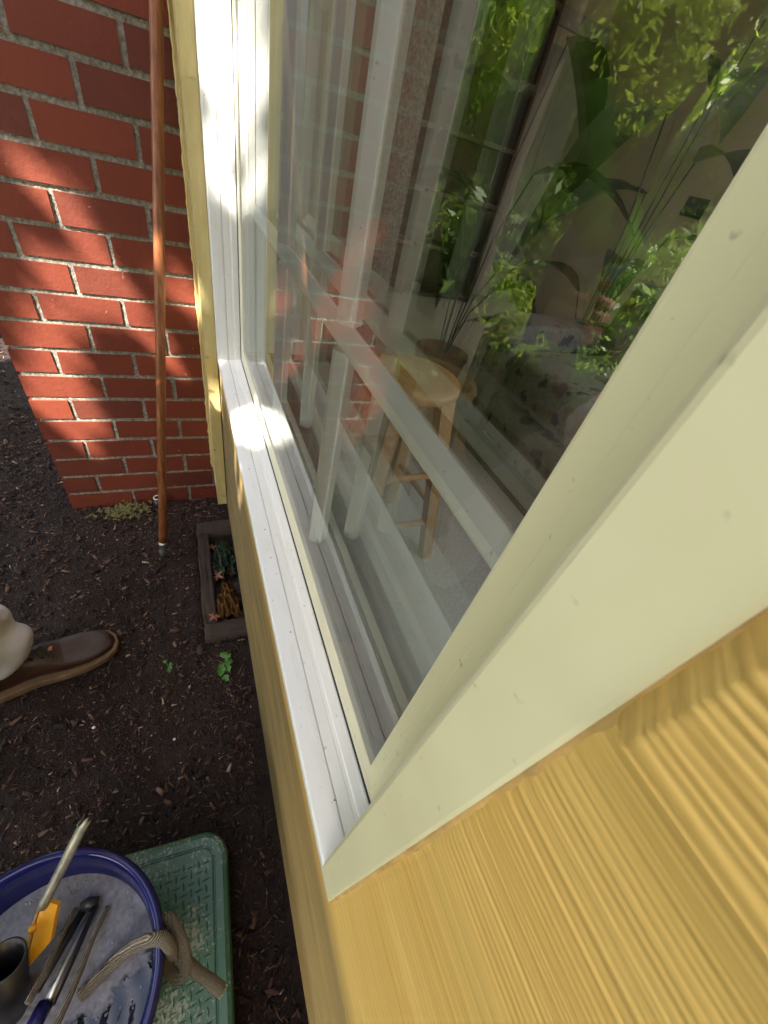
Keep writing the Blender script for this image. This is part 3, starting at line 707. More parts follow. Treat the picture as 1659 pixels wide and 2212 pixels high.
while gx < sx1-.033:
    gy = sy0+.034; c_ = 0
    while gy < sy1-.033:
        ang = math.radians(8 if (row+c_) % 2 else 98)
        L_, W_ = .0080, .0022
        bvs = []
        for u, v_, z in ((-1, 0, 0), (0, -1, 0), (1, 0, 0), (0, 1, 0), (-.45, 0, 1), (.45, 0, 1)):
            bvs.append((*rotp(gx+u*L_*math.cos(ang)-v_*W_*math.sin(ang), gy+u*L_*math.sin(ang)+v_*W_*math.cos(ang)), ST+.003+z*.0016))
        o_ = len(V); V += bvs; F += [(o_, o_+1, o_+4), (o_+1, o_+5, o_+4), (o_+1, o_+2, o_+5), (o_+2, o_+3, o_+5), (o_+3, o_+4, o_+5), (o_+3, o_, o_+4)]
        gy += .0125; c_ += 1
    gx += .0125; row += 1
pyd('tread_bumps', V, F, M['green'], st)

BC = (.0485, .262, ST+.005)
bk = thing('blue_bucket', 'round dark blue plastic bucket of soapy water standing on the green step', 'bucket', BC)
lathe('bucket_shell', [(0, 0), (.112, 0), (.118, .004), (.140, .205), (.1445, .208), (.1505, .212), (.1520, .219), (.1495, .225), (.1440, .2265), (.1400, .222), (.1385, .212), (.1350, .200), (.1335, .180), (.132, .178), (.116, .012), (0, .010)], BC, M['blue'], bk, 96, 1.0, 1.0)
wz_ = ST+.005+.150
V = [(BC[0], BC[1], wz_)]; F = []; nr = 26; na = 80
for i in range(1, nr+1):
    for j in range(na):
        a = 2*math.pi*j/na; r_ = .1292*i/nr; V.append((BC[0]+r_*math.cos(a), BC[1]+r_*math.sin(a), wz_+.0012*math.sin(r_*190+3*a)*math.sin(a*7)))
for j in range(na): F.append((0, 1+j, 1+(j+1) % na))
for i in range(nr-1):
    for j in range(na): F.append((1+i*na+j, 1+i*na+(j+1) % na, 1+(i+1)*na+(j+1) % na, 1+(i+1)*na+j))
tag(pyd('soapy_water', V, F, M['water'], None, True), 'grey soapy water with suds inside the blue bucket', 'water')
V, F = [], []                                                    # suds bubbles
for i in range(420):
    a = random.uniform(0, 6.28); r_ = .127*random.random()**.35; R_ = random.choice((.0005, .0007, .0009, .0012, .0018))
    o_ = len(V)
    for p in range(5):
        for q in range(8):
            el = math.pi/2*p/4; V.append((BC[0]+r_*math.cos(a)+R_*math.cos(el)*math.cos(q*math.pi/4), BC[1]+r_*math.sin(a)+R_*math.cos(el)*math.sin(q*math.pi/4), wz_+R_*math.sin(el)*.7))
    for p in range(4):
        for q in range(8): F.append((o_+p*8+q, o_+p*8+(q+1) % 8, o_+(p+1)*8+(q+1) % 8, o_+(p+1)*8+q))
k = NT('soap_bubble'); k.base((.45, .45, .52)); k.rough(.08); k.b.inputs['Alpha'].default_value = .55; tag(pyd('soap_suds', V, F, k.m, None, True), 'small soap bubbles floating on the bucket water', 'suds', kind='stuff')

C0 = Vector((0, 0, H)); RT = RW.transposed()
def at(px, py, z):                                               # point seen at a picture position, on the level z
    r = RT @ Vector((px-829.5, -(py-1106), -862)); return C0+r*((z-H)/r.z)
sc_ = thing('pole_scraper', 'grey tube with a chewed end held in an orange yellow plastic clip', 'scraper', tuple(at(88, 2000, .32)))
a_, b_ = at(92, 1958, .335), at(187, 1768, .430)
# split end of the grey tube
n = 16; ax_ = (b_-a_).normalized(); u_ = ax_.orthogonal().normalized(); s_ = ax_.cross(u_); V = []; F = []
Ls = (b_-a_).length
for i in range(13):
    for j in range(n):
        an = 2*math.pi*j/n; r_ = .0062
        ext = 0 if i < 12 else random.choice((-.010, .004, -.004, .006, -.012, 0))
        V.append(a_+ax_*(Ls*i/12+ext)+u_*math.cos(an)*r_+s_*math.sin(an)*r_)
for i in range(12):
    for j in range(n): F.append((i*n+j, i*n+(j+1) % n, (i+1)*n+(j+1) % n, (i+1)*n+j))
pyd('grey_tube', V, F, M['alu'], sc_, True).modifiers.new('t', 'SOLIDIFY').thickness = .0016
def slab(name, pts, th, mat, par):
    bm = bmesh.new(); vs = [bm.verts.new(p) for p in pts]; f = bm.faces.new(vs); r = bmesh.ops.extrude_face_region(bm, geom=[f])
    nn = f.normal.copy() if f.normal.length else (Vector(pts[1])-Vector(pts[0])).cross(Vector(pts[2])-Vector(pts[1])).normalized()
    if nn.z > 0: nn = -nn
    for v in r['geom']:
        if isinstance(v, bmesh.types.BMVert): v.co += nn*th
    return bm_obj(name, bm, mat, par, bevel=.001)
slab('clip', [at(*p) for p in ((92, 1945, .338), (124, 1955, .338), (108, 2035, .315), (62, 2088, .300), (58, 2076, .300), (74, 2008, .320))], .008, M['yellowpl'], sc_)
slab('clip_side', [at(*p) for p in ((88, 1950, .336), (80, 1962, .334), (60, 2020, .31), (47, 2052, .300), (58, 2076, .296), (72, 2008, .318))], .006, simple('brown_orange_plastic', (.38, .20, .03), .45), sc_)
tube('clip_pin', [at(70, 2012, .325), at(70, 2002, .331)], .0042, M['yellowpl'], sc_, 12)

tb = thing('black_tube', 'black open plastic tube standing in the near left of the blue bucket', 'tube', tuple(at(15, 2110, .25)))
t0_, t1_ = at(8, 2075, .365), Vector((.045, .305, .20)); ax_ = (t1_-t0_).normalized()
V, F = tube_vf([t1_, t0_], [.019, .021], 28, caps=False)
o = pyd('tube_wall', V, F, M['blackpl'], tb, True); o.modifiers.new('t', 'SOLIDIFY').thickness = .0025
sq = thing('window_squeegee', 'black squeegee with a grey metal channel lying in the soapy bucket', 'squeegee', tuple(at(150, 2050, .27)))
tube('head', [at(212, 1950, .268), at(190, 1953, .270), at(176, 1962, .270)], [.0075, .0085, .0075], M['blackpl'], sq, 12)
tube('blade_channel', [at(206, 1955, .270), at(160, 2060, .285), at(110, 2170, .300)], .0050, M['blackpl'], sq, 10)
tube('second_channel', [at(178, 1968, .270), at(125, 2060, .285), at(78, 2140, .300)], .0055, M['blackpl'], sq, 10)
tube('metal_rod', [at(192, 1972, .276), at(140, 2085, .292), at(95, 2180, .305)], [.003, .0034, .0048], M['metal'], sq, 12)
tube('blue_grip', [at(98, 2170, .302), at(60, 2240, .315)], .009, M['blue'], sq, 12)
for pts, lb in (([(163, 1962, .272), (130, 2030, .288), (95, 2100, .298), (60, 2168, .308)], 'pale canvas strip on the left of the squeegee'), ([(232, 1958, .266), (200, 2030, .280), (165, 2120, .295), (118, 2225, .31)], 'pale canvas strip on the right of the squeegee')):
    o = tube('cloth_strip', catmull([at(*p) for p in pts], 5), [.0028+.0012*(i/15) for i in range(16)], M['rope'], sq, 10)
rp = thing('rope', 'thick grey braided rope knotted over the rim of the blue bucket', 'rope', tuple(at(400, 2060, ST)))
RR = .0078
path = [at(175, 2150, .262), at(205, 2120, .266), at(250, 2075, .285), at(300, 2040, .315), at(338, 2028, .341), at(360, 2035, .338), at(374, 2062, .300)]
tube('inner_rope', catmull(path, 8), RR, M['rope'], rp, 14)
kn = [at(352, 1995, .290), at(348, 2040, .275), at(366, 2095, .262), at(388, 2112, .262), at(402, 2080, .285), at(392, 2030, .305), at(365, 1985, .312), at(350, 2000, .300)]
tube('knot_loop', catmull(kn, 8), RR*.95, M['rope'], rp, 14)
tail = [at(385, 2060, .296), at(402, 2078, .272), at(425, 2098, .245), at(452, 2118, .225), at(478, 2138, .212)]
tube('tail', catmull(tail, 6), [RR*1.0]*18+[RR*1.12]*7, M['rope'], rp, 14)
V, F = [], []; e_ = tail[-1]; dd_ = (tail[-1]-tail[-2]).normalized()
for i in range(26):
    o1 = dd_.orthogonal().normalized(); o2 = dd_.cross(o1); a = i*2.4; r_ = RR*math.sqrt((i+.5)/26)
    p = e_+o1*r_*math.cos(a)+o2*r_*math.sin(a); v, f = tube_vf([p-dd_*.004, p+dd_*random.uniform(.002, .0045)], .0009, 6, off=len(V)); V += v; F += f
pyd('frayed_end', V, F, simple('pale_rope_fibre', (.6, .55, .47), .9), rp, True)

# ------------------------------------------------------------------ person (window cleaner)
def skinmesh(name, joints, edges, mat, parent, sub=2):
    me = bpy.data.meshes.new(name); names = list(joints); me.from_pydata([joints[q][0] for q in names], [(names.index(a), names.index(b)) for a, b in edges], [])
    o = bpy.data.objects.new(name, me); COL.objects.link(o)
    o.modifiers.new('skin', 'SKIN'); sm = o.modifiers.new('sub', 'SUBSURF'); sm.levels = sm.render_levels = sub
    for i, q in enumerate(names):
        r = joints[q][1]; me.skin_vertices[0].data[i].radius = r if isinstance(r, tuple) else (r, r)
    me.skin_vertices[0].data[0].use_root = True
    dg_ = bpy.context.evaluated_depsgraph_get(); me2 = bpy.data.meshes.new_from_object(o.evaluated_get(dg_)); bpy.data.objects.remove(o)
    me2.name = name; return link(name, me2, mat, parent, True)
pe = thing('person', 'person in light grey trousers and brown lace up shoes standing on the mulch', 'person', (.62, .55, 0))
# frame: facing the window (-y)
J = {'pelvis': ((.56, .66, .94), (.12, .10)), 'chest': ((.57, .62, 1.28), (.15, .105)), 'neck': ((.57, .58, 1.46), .055), 'head0': ((.565, .54, 1.53), .07), 'head': ((.56, .52, 1.62), (.078, .095)), 'crown': ((.56, .53, 1.69), .06),
     'hipR': ((.66, .64, .90), .085), 'kneeR': ((.66, .50, .50), .058), 'ankR': ((.655, .500, .11), .038),
     'hipL': ((.46, .66, .90), .085), 'kneeL': ((.40, .66, .48), .058), 'ankL': ((.36, .78, .11), .038),
     'shR': ((.76, .60, 1.38), .055), 'elR': ((.82, .50, 1.14), .042), 'wrR': ((.63, .34, 1.02), .028), 'haR': ((.55, .30, 1.02), .03),
     'shL': ((.38, .60, 1.38), .055), 'elL': ((.29, .60, 1.10), .042), 'wrL': ((.29, .50, .90), .028), 'haL': ((.29, .47, .83), .03)}
DX_ = -.15                                                         # he leans away from the glass, reaching across with the right arm
for q_ in J:
    (x_, y_, z_), r_ = J[q_]; k_ = {'ankR': 0, 'kneeR': .25, 'elR': .75, 'wrR': .15, 'haR': 0}.get(q_, 1); J[q_] = ((x_+DX_*k_, y_, z_), r_)
E_ = [('pelvis', 'chest'), ('chest', 'neck'), ('neck', 'head0'), ('head0', 'head'), ('head', 'crown'), ('pelvis', 'hipR'), ('hipR', 'kneeR'), ('kneeR', 'ankR'), ('pelvis', 'hipL'), ('hipL', 'kneeL'), ('kneeL', 'ankL'),
      ('chest', 'shR'), ('shR', 'elR'), ('elR', 'wrR'), ('wrR', 'haR'), ('chest', 'shL'), ('shL', 'elL'), ('elL', 'wrL'), ('wrL', 'haL')]
# fingers are part of the same body surface
for sd, c in (('R', Vector(J['haR'][0])), ('L', Vector(J['haL'][0]))):
    fw = Vector((-1, -.25, 0)) if sd == 'R' else Vector((0, -.3, -1)); fw.normalize(); up_ = Vector((0, 0, 1)) if sd == 'R' else Vector((0, -1, .3))
    for i, (off_, L_) in enumerate(((.030, .060), (.011, .072), (-.009, .068), (-.027, .054))):
        q0 = c+up_*off_+fw*.03; q1 = q0+fw*L_*.5+Vector((0, -.008, 0)); q2 = q1+fw*L_*.25+Vector((0, .022, 0))
        J[f'f{sd}{i}a'] = (tuple(q0), .0105); J[f'f{sd}{i}b'] = (tuple(q1), .0095); J[f'f{sd}{i}c'] = (tuple(q2), .0085)
        E_ += [('ha'+sd, f'f{sd}{i}a'), (f'f{sd}{i}a', f'f{sd}{i}b'), (f'f{sd}{i}b', f'f{sd}{i}c')]
    q0 = c+up_*.035+Vector((0, .015, 0)); q1 = q0+fw*.03+up_*.02; J[f't{sd}a'] = (tuple(q0), .012); J[f't{sd}b'] = (tuple(q1), .010); E_ += [('wr'+sd, f't{sd}a'), (f't{sd}a', f't{sd}b')]
skinmesh('body', J, E_, M['skin'], pe)
G = lambda q, k_=1.18, add=.008: (J[q][0], tuple(v*k_+add for v in J[q][1]) if isinstance(J[q][1], tuple) else J[q][1]*k_+add)
T = {'pelvis': G('pelvis'), 'hipR': G('hipR'), 'kneeR': G('kneeR', 1.3), 'shinR': ((.660, .490, .27), .074), 'hemR': ((.666, .455, .098), (.064, .074)), 'hipL': G('hipL'), 'kneeL': G('kneeL', 1.3), 'hemL': ((.215, .77, .15), .068)}
tro = skinmesh('trousers', T, [('pelvis', 'hipR'), ('hipR', 'kneeR'), ('kneeR', 'shinR'), ('shinR', 'hemR'), ('pelvis', 'hipL'), ('hipL', 'kneeL'), ('kneeL', 'hemL')], M['trouser'], pe, 3)
for v in tro.data.vertices:                                        # cloth folds
    x, y, z = v.co; n_ = v.normal; a = math.sin(z*62+math.atan2(y-.49, x-.65)*2.0)*.006+math.sin(z*31-x*40+y*25)*.006+math.sin(z*95+x*60)*.002
    if z < .8: v.co += n_*a
S_ = {'waist': ((.41, .65, 1.0), (.15, .12)), 'chest': G('chest'), 'col': ((.42, .59, 1.43), .075), 'shR': G('shR', 1.25), 'elR': G('elR', 1.3), 'cuR': ((.625, .36, 1.03), .042), 'shL': G('shL', 1.25), 'elL': G('elL', 1.3), 'cuL': ((.14, .515, .93), .042)}
skinmesh('shirt', S_, [('waist', 'chest'), ('chest', 'col'), ('chest', 'shR'), ('shR', 'elR'), ('elR', 'cuR'), ('chest', 'shL'), ('shL', 'elL'), ('elL', 'cuL')], M['shirt'], pe)
skinmesh('tool_apron', {'a': ((.43, .55, .98), (.13, .03)), 'b': ((.45, .53, .80), (.11, .02))}, [('a', 'b')], M['maroon'], pe)
skinmesh('hair', {'a': ((.41, .555, 1.66), (.085, .085)), 'b': ((.41, .545, 1.72), (.07, .07)), 'c': ((.41, .60, 1.60), (.06, .05))}, [('b', 'a'), ('a', 'c')], M['hair'], pe)
for sx_ in (-.03, .03):
    bm = bmesh.new(); bmesh.ops.create_icosphere(bm, subdivisions=2, radius=.012, matrix=Matrix.Translation((.41+sx_, .435, 1.63))); bm_obj('eye', bm, M['door'], pe, True)
skinmesh('nose', {'a': ((.41, .425, 1.625), .011), 'b': ((.41, .405, 1.59), .015)}, [('a', 'b')], M['skin'], pe)
skinmesh('mouth', {'a': ((.39, .424, 1.56), .007), 'b': ((.43, .424, 1.56), .007)}, [('a', 'b')], M['maroon'], pe)
def shoe(toe, heel, parent, full=True):
    toe = Vector(toe); heel = Vector(heel); d = toe-heel; L = d.length; d.normalize(); s = Vector((-d.y, d.x, 0))
    us = np.linspace(0, 1, 26)
    half = lambda u: .034+.016*math.sin(min(1, u*1.15)*math.pi*.9)-.004*math.sin(u*9) if u < .97 else .02
    def W(u):
        w_ = np.interp(u, [0, .06, .18, .42, .62, .78, .9, .965, 1], [.012, .026, .034, .033, .045, .0475, .040, .027, .008]); return float(w_)
    def T_(u): return float(np.interp(u, [0, .05, .16, .34, .50, .62, .78, .9, .97, 1], [.045, .085, .100, .108, .094, .073, .057, .050, .040, .026]))
    def ring(u, zs):
        c = heel+d*(L*u); out = []
        for j in range(20):
            a = 2*math.pi*j/20; ca, sa = math.cos(a), math.sin(a)
            out.append(c+s*(W(u)*np.sign(ca)*abs(ca)**.75)+Vector((0, 0, zs[0]+(zs[1]-zs[0])*(.5+.5*np.sign(sa)*abs(sa)**.9))))
        return out
    V, F, mi = [], [], []
    for u in us: V += ring(u, (.022, T_(u)))
    for i in range(25):
        for j in range(20):
            F.append((i*20+j, i*20+(j+1) % 20, (i+1)*20+(j+1) % 20, (i+1)*20+j))
            mi.append(1 if (.60 < us[i] < .93 and 2 <= j <= 7) else 0)
    F += [tuple(range(19, -1, -1)), tuple(500+j for j in range(20))]; mi += [0, 0]
    o = pyd('shoe', V, F, [M['leather'], M['leather2']], parent, True, mi)
    V, F = [], []; m_ = 60; outl = []
    for i in range(m_):                                             # crepe sole outline
        if i < 30: u = i/29; sg = 1
        else: u = 1-(i-30)/29; sg = -1
        outl.append(heel+d*(L*(u*1.03-.01))+s*(sg*(W(u)+.006)))
    for z, k_ in ((.004, .97), (.010, 1), (.020, 1), (.0245, .99), (.026, .96)):
        c = heel+d*L*.5
        for q in outl: V.append((c.x+(q.x-c.x)*k_, c.y+(q.y-c.y)*k_, z))
    for i in range(4):
        for j in range(m_): F.append((i*m_+j, i*m_+(j+1) % m_, (i+1)*m_+(j+1) % m_, (i+1)*m_+j))
    F += [tuple(range(m_-1, -1, -1)), tuple(4*m_+j for j in range(m_))]
    pyd('sole', V, F, M['welt'], o)
    # laces, eyelets and stitching
    pt = lambda u, w, dz=.0: heel+d*(L*u)+s*(W(u)*w)+Vector((0, 0, T_(u)-.026*abs(w)**2.2*1.0+dz))
    for k_ in range(4):
        u = .40+.062*k_
        for w in (-.50, .50):
            q = pt(u, w, .0015); bm = bmesh.new(); bmesh.ops.create_cone(bm, cap_ends=False, segments=12, radius1=.0038, radius2=.0030, depth=.002, matrix=Matrix.Translation(q)); bm_obj('eyelet', bm, M['metal'], o, True)
        if k_ < 3: tube('lace', [pt(u, -.5, .003), pt(u+.031, 0, .007), pt(u+.062, .5, .003)], .0017, M['gasket'], o, 8); tube('lace', [pt(u, .5, .003), pt(u+.031, 0, .009), pt(u+.062, -.5, .003)], .0017, M['gasket'], o, 8)
    tube('lace', catmull([pt(.42, 0, .01), pt(.36, .35, .016), pt(.40, .6, .006), pt(.48, .55, .006)], 5), .0016, M['gasket'], o, 8)
    tube('seam', catmull([pt(.60+.0, .86, .0)]+[pt(u, .80, .001) for u in (.7, .8, .88)]+[pt(.935, .3, .001), pt(.935, -.3, .001)]+[pt(u, -.80, .001) for u in (.88, .8, .7, .6)], 5), .0012, M['gasket'], o, 6)
    c_ = pt(.575, .1, .004); box('tongue_label', c_.x-.006, c_.x+.006, c_.y-.005, c_.y+.005, c_.z-.002, c_.z+.0005, simple('orange_label', (.55, .20, .09), .7), o, .0005)
shoe((.722, .268, 0), (.640, .555, 0), pe); shoe((.19, .66, 0), (.27, .94, 0), pe)

wa = thing('washer_wand', 'lime green fleecy window washer wand held up beside the glass', 'washer', (.57, .30, 1.02))
tube('handle', [(.55, .285, .96), (.56, .285, 1.10)], .012, M['blackpl'], wa, 12)
V, F = tube_vf([(.50+.01*i, .285, 1.11+.012*i) for i in range(14)], [.022+.004*math.sin(i*2.3) for i in range(14)], 20)
pyd('fleece', V, F, M['lime'], wa, True)

mb = thing('leafy_branch', 'low sunlit lime green leafy branch hanging close to the window glass', 'branch', (.45, .60, 1.75))
bp_ = catmull([(.36, .60, 1.85), (.50, .50, 1.55), (.60, .46, 1.32), (.70, .44, 1.10)], 8)
tube('twig', bp_, [.005-.00016*i for i in range(len(bp_))], M['twig'], mb, 8)
V, F = [], []
for i in range(240):
    q = bp_[random.randint(6, len(bp_)-1)]; c = (q.x+random.gauss(0, .035), q.y+random.gauss(0, .025), q.z+random.gauss(0, .035))
    v, f = star_leaf(c, random.uniform(.014, .03), random.uniform(0, 6), random.uniform(-1.2, 1.2), 5); F += [tuple(q_+len(V) for q_ in g) for g in f]; V += v
M['limeleaf'] = leafmat('lime_leaf', [(0, (.14, .30, .02)), (1, (.26, .44, .04))], .45)
pyd('leaves', V, F, M['limeleaf'], mb)

# ------------------------------------------------------------------ garden, seen mirrored in the glass
def leaf_cloud(name, pts, size, mat, parent=None, aspect=.4, up=None):
    n = len(pts); V = np.zeros((n, 4, 3)); d = rng.normal(0, 1, (n, 3)); d /= np.linalg.norm(d, axis=1)[:, None]
    if up is not None: d = d*.6+np.array(up); d /= np.linalg.norm(d, axis=1)[:, None]
    q = rng.normal(0, 1, (n, 3)); s = np.cross(d, q); s /= np.linalg.norm(s, axis=1)[:, None]
    L = size*rng.uniform(.6, 1.4, n)[:, None]
    V[:, 0] = pts-d*L/2; V[:, 2] = pts+d*L/2; V[:, 1] = pts+s*L*aspect/2; V[:, 3] = pts-s*L*aspect/2
    return npmesh(name, V.reshape(-1, 3), np.arange(n*4).reshape(n, 4), mat, parent)
def clumps(c, r, n, k=14, seed=1):
    g = np.random.default_rng(seed); cc = g.normal(0, 1, (k, 3)); cc /= np.linalg.norm(cc, axis=1)[:, None]; cc *= g.uniform(.35, .95, (k, 1))
    i = g.integers(0, k, n); p = cc[i]+g.normal(0, .23, (n, 3)); return np.array(c)+p*np.array(r)
def stems(name, base, tips, r0, mat, parent):
    V, F = [], []
    for t_ in tips:
        m = Vector(base).lerp(Vector(t_), .5)+Vector((random.uniform(-.1, .1), random.uniform(-.1, .1), .05))
        v, f = tube_vf(catmull([base, m, t_], 3), [r0*(1-.12*i) for i in range(7)], 7, off=len(V)); V += v; F += f
    return pyd(name, V, F, mat, parent, True)
def bush(c, r, n, size, mat, label, seed, aspect=.35, up=None, group='garden shrubs'):
    t = thing('shrub', label, 'shrub', (c[0], c[1], 0), group)
    p = clumps(c, r, n, 16, seed); p[:, 2] = np.maximum(p[:, 2], .03)
    leaf_cloud('foliage', p, size, mat, t, aspect, up)
    stems('stem', (c[0], c[1], -.02), [tuple(p[i]) for i in range(0, 70, 10)], .018, M['trunk'], t)
bush((3.1, 1.9, .55), (.75, .65, .62), 9000, .10, M['leafm'], 'mid green feathery shrub just beyond the end of the brick wall', 21)
bush((5.3, 2.75, 1.6), (1.1, .9, 1.4), 14000, .12, M['leafy'], 'bright yellow green shrub behind the mid green feathery one', 22)
bush((4.1, 2.75, 1.5), (.65, .5, 1.4), 11000, .09, M['leafy'], 'tall lime shrub between the bright yellow green shrub and the upright lime green shrub', 36)
bush((2.3, 2.8, .5), (.7, .6, .6), 7000, .09, M['leafm'], 'low mid green shrub in the middle of the garden bed', 23)
bush((2.35, 1.75, .35), (.5, .4, .38), 7000, .07, M['leafy'], 'low yellow green plant in front of the upright lime green shrub', 37)
bush((1.55, 1.75, .22), (.55, .50, .26), 7000, .075, M['leafm'], 'low ferny ground plants nearest the window in the garden bed', 28)
bush((3.3, 2.7, 1.35), (.6, .5, 1.15), 10000, .09, M['leafy'], 'upright lime green shrub between the feathery shrub and the slender tree', 35)
bush((.9, 2.5, .4), (.7, .5, .45), 7000, .09, M['leafy'], 'knee high yellow green plants beside the window cleaner', 29)
bush((4.3, 5.2, 1.3), (1.4, 1.1, 1.4), 12000, .13, M['leafd'], 'large dark green shrub at the back of the garden', 24)
bush((2.0, 5.0, .9), (1.3, 1.0, 1.0), 9000, .12, M['leafm'], 'wide mid green shrub at the back left of the garden', 25)
bush((6.6, 4.6, 1.6), (1.4, 1.3, 1.6), 12000, .14, M['leafd'], 'tall dark hedge plant in front of the pale house', 26)
def tree(x, y, h, tr_, cr, n, mat, label, seed, cz=None, size=.12):
    t = thing('garden_tree', label, 'tree', (x, y, 0), 'garden trees'); cz = cz or h*.75
    P = catmull([(x, y, -.05), (x+.05, y-.03, h*.3), (x-.04, y+.05, h*.6), (x+.03, y, h*.92)], 6)
    tube('trunk', P, [tr_*(1-.03*i) for i in range(len(P))], M['trunk'], t, 16)
    p = clumps((x, y, cz), cr, n, 22, seed); leaf_cloud('crown', p, size, mat, t, .35)
    stems('limb', tuple(P[8]), [tuple(p[i]) for i in range(0, 100, 9)], tr_*.35, M['trunk'], t)
tree(2.35, 1.45, 4.2, .085, (.9, .8, .9), 9000, M['leafm'], 'slender tree with a leaning trunk in the middle of the bed', 31, 3.3)
tree(8.2, 3.2, 6, .16, (1.7, 1.6, 1.9), 12000, M['leafd'], 'broad dark crowned tree past the brick wall', 32, 4.0)
tree(6.2, 9.0, 7, .18, (2.4, 2.2, 2.4), 14000, M['leafm'], 'tall mid green tree at the back of the garden', 33, 4.6, .15)
tree(-2.0, 9.0, 6.5, .18, (2.4, 2.0, 2.6), 14000, M['leafd'], 'tall dark tree at the left back of the garden', 34, 4.4, .15)
bush((-2.6, .6, 1.7), (.8, 1.9, 1.9), 16000, .16, M['leafd'], 'unseen tall dark hedge added to keep sky light off the brick wall', 27)  # added out of view to cut the sky light on the bricks
gp_ = np.stack([rng.uniform(-1.5, 8, 60000), rng.uniform(1.0, 7.5, 60000), rng.gamma(2, .035, 60000)], 1)
gp_ = gp_[(vnoise(gp_[:, 0]*1.1+20, gp_[:, 1]*1.1+20, 77) > .30)]
tag(leaf_cloud('ground_cover', gp_, .07, M['leafm'], None, .5), 'low green ground cover plants spreading through the garden bed', 'ground cover', kind='stuff')
nh = thing('neighbour_house', 'pale lilac clapboard house glimpsed between the trees', 'house', (9.5, 7, 0))
box('wall', 8.2, 13, 5.0, 10.5, -.05, 4.6, M['clap'], nh)
bm = bmesh.new(); vs = [bm.verts.new(q) for q in ((7.8, 4.6, 4.6), (13.4, 4.6, 4.6), (13.4, 10.9, 4.6), (7.8, 10.9, 4.6), (7.8, 7.75, 6.6), (13.4, 7.75, 6.6))]
for q in ((0, 1, 5, 4), (2, 3, 4, 5), (0, 4, 3), (1, 2, 5), (0, 3, 2, 1)): bm.faces.new([vs[i] for i in q])
bm_obj('roof', bm, simple('grey_shingle', (.12, .11, .11), .9), nh)
for y in (5.8, 7.3, 8.8):
    w_ = box('window', 8.17, 8.198, y, y+.9, 1.2, 2.5, M['door'], nh); box('pane', 8.155, 8.168, y+.06, y+.84, 1.26, 2.44, M['blackpl'], w_)

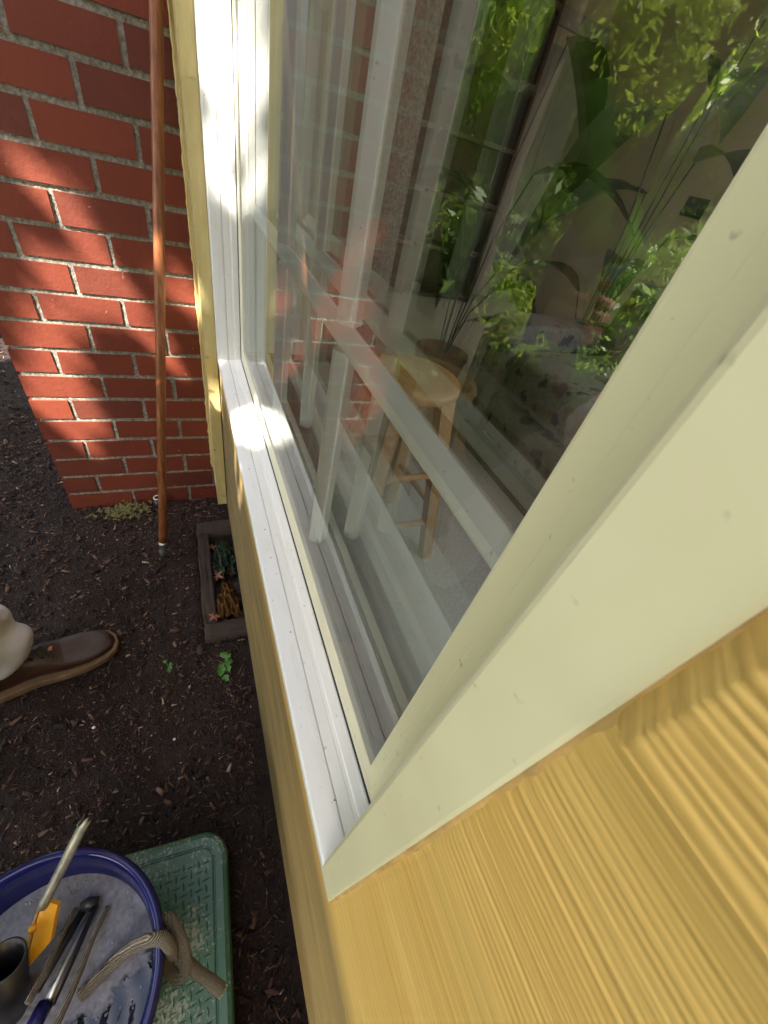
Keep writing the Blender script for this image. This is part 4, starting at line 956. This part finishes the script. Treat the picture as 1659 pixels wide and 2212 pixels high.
# ------------------------------------------------------------------ overhanging maple that throws the dappled shade
def canopy():
    sd = -np.array(SUN)                                            # towards the sun
    u = np.cross(sd, [0, 0, 1]); u /= np.linalg.norm(u); v = np.cross(sd, u)
    lit = {}
    P = {'A': [(0.303, 0.989), (0.262, 0.988), (0.237, 0.958), (0.204, 0.926), (0.174, 0.883), (0.169, 0.791), (0.181, 0.734), (0.204, 0.777), (0.226, 0.838), (0.26, 0.875), (0.277, 0.911), (0.296, 0.952)],
         'B': [(0.318, 0.816), (0.278, 0.809), (0.24, 0.782), (0.224, 0.733), (0.242, 0.724), (0.277, 0.734), (0.304, 0.768)],
         'C': [(0.344, 0.709), (0.275, 0.716), (0.231, 0.718), (0.183, 0.727), (0.157, 0.755), (0.123, 0.755), (0.117, 0.73), (0.13, 0.658), (0.152, 0.657), (0.153, 0.707), (0.174, 0.705), (0.183, 0.658), (0.244, 0.66), (0.263, 0.635), (0.294, 0.563), (0.308, 0.562), (0.351, 0.643), (0.361, 0.682)],
         'D': [(0.373, 0.611), (0.341, 0.577), (0.31, 0.5), (0.298, 0.429), (0.308, 0.300), (0.364, 0.288), (0.394, 0.342), (0.415, 0.398), (0.395, 0.493), (0.382, 0.566)],
         'D2': [(0.330, 0.302), (0.316, 0.240), (0.340, 0.274)], 'E': [(0.03, 0.770), (-0.022, 0.768), (-0.02, 0.680), (0.034, 0.735)], 'F': [(0.060, 0.635), (0.026, 0.575), (0.050, 0.515), (0.076, 0.548)], 'G': [(0.200, 0.818), (0.176, 0.815), (0.174, 0.78), (0.192, 0.755), (0.205, 0.791)]}
    def uv(p): p = np.asarray(p, float); return np.stack([p @ u, p @ v], -1)
    polys = [uv([(D, y, z) for y, z in q]) for q in P.values()]
    # spots elsewhere: (point, radius across) on the pole, sill, jamb, siding and trim
    spots = [((1.17, .045, .87), .017), ((1.07, .10, .40), .006), ((.80, -.088, .665), .013), ((.822, -.108, .665), .011), ((.745, -.080, .665), .010), ((.72, -.108, .665), .013), ((.775, -.10, .665), .008), ((1.075, -.090, 1.20), .028), ((1.075, -.095, 1.28), .015),
             ((1.075, -.085, 1.04), .018), ((.76, -.064, .56), .010), ((.70, -.064, .52), .010), ((.638, -.064, .156), .006), ((.66, -.064, .60), .008), ((1.15, -.035, .78), .010), ((1.13, -.035, .45), .012), ((1.13, -.035, .38), .010)]
    sp = [(uv(p), r) for p, r in spots]
    sp += [(uv(p), r) for p, r in (((.70, .44, 1.13), .085), ((.62, .45, 1.30), .075), ((.56, .46, 1.42), .06))]
    gl = [((2.3, 1.55, 0), .25), ((3.2, 1.2, 0), .35)]
    sp += [(uv(p), r) for p, r in gl]
    def inside(q, poly):
        c = np.zeros(len(q), bool); m = len(poly)
        for i in range(m):
            a, b = poly[i], poly[(i+1) % m]
            t = ((a[1] > q[:, 1]) != (b[1] > q[:, 1])); xx = (b[0]-a[0])*(q[:, 1]-a[1])/(b[1]-a[1]+1e-12)+a[0]; c ^= t & (q[:, 0] < xx)
        return c
    # region of shade that is wanted, as points on what is seen
    reg = uv(np.array([(D, -.2, 0), (D, .6, 0), (D, .55, 1.45), (D, -.2, 1.45), (-.35, -.1, 0), (-.35, -.1, 1.5), (-.4, .9, 0), (2.2, .9, 0)]))
    lo, hi = reg.min(0)-.12, reg.max(0)+.12
    allV, allF, off = [], [], 0
    n = 34000; q = rng.uniform(lo, hi, (n, 2)); t = rng.uniform(4.0, 5.2, n)
    Rl = rng.uniform(.045, .085, n); Rl[n//3:] *= .42
    keep = np.ones(n, bool)
    for pi_, poly in enumerate(polys):
        c = poly.mean(0)
        test = inside(q, poly)
        m = len(poly)
        for i in range(m):                                         # also keep clear of the rim
            a, b = poly[i], poly[(i+1) % m]; ab = b-a; tt = np.clip(((q-a) @ ab)/(ab @ ab+1e-12), 0, 1); dd = np.linalg.norm(q-(a+tt[:, None]*ab), axis=1); test |= dd < Rl*(.55, .62, .60, .80, .5, .6, .6, .5)[pi_]
        keep &= ~test
    for c, r in sp: keep &= np.linalg.norm(q-c, axis=1) > r+Rl*.7
    q = q[keep]; t = t[keep]; Rl = Rl[keep]; n = len(q)
    base = np.outer(q[:, 0], u)+np.outer(q[:, 1], v)+np.outer(t, sd)
    # u,v are orthonormal with sd so a point is q0*u+q1*v+s*sd; s measured from the wall foot
    s0 = np.dot(np.array([D, .2, .5]), sd); base += s0*sd
    tmpl = [(0, 0, 0)]; K = 10
    for i in range(K):
        a = 2*math.pi*i/K; rr = (1, .55)[i % 2]; tmpl.append((math.cos(a)*rr, math.sin(a)*rr, .12*math.sin(2*a)))
    tmpl = np.array(tmpl)
    nrm = sd+rng.normal(0, .42, (n, 3)); nrm /= np.linalg.norm(nrm, axis=1)[:, None]
    a1 = np.cross(nrm, rng.normal(0, 1, (n, 3))); a1 /= np.linalg.norm(a1, axis=1)[:, None]; a2 = np.cross(nrm, a1)
    V = base[:, None, :]+Rl[:, None, None]*(tmpl[None, :, 0, None]*a1[:, None]+tmpl[None, :, 1, None]*a2[:, None]+tmpl[None, :, 2, None]*nrm[:, None])
    F = np.array([(0, 1+i, 1+(i+1) % K) for i in range(K)]); F = (np.arange(n)[:, None, None]*(K+1)+F[None]).reshape(-1, 3)
    mt = thing('maple_tree', 'overhanging maple tree whose leaves dapple the light on wall and sill', 'tree', (-1.6, 3.6, 0))
    npmesh('crown', V.reshape(-1, 3), F, M['leafo'], mt)
    P_ = catmull([(-1.6, 3.6, -.05), (-1.5, 3.4, .9), (-1.1, 3.0, 1.9), (-.6, 2.5, 2.9)], 6)
    tube('trunk', P_, [.11*(1-.035*i) for i in range(len(P_))], M['trunk'], mt, 14)
canopy()
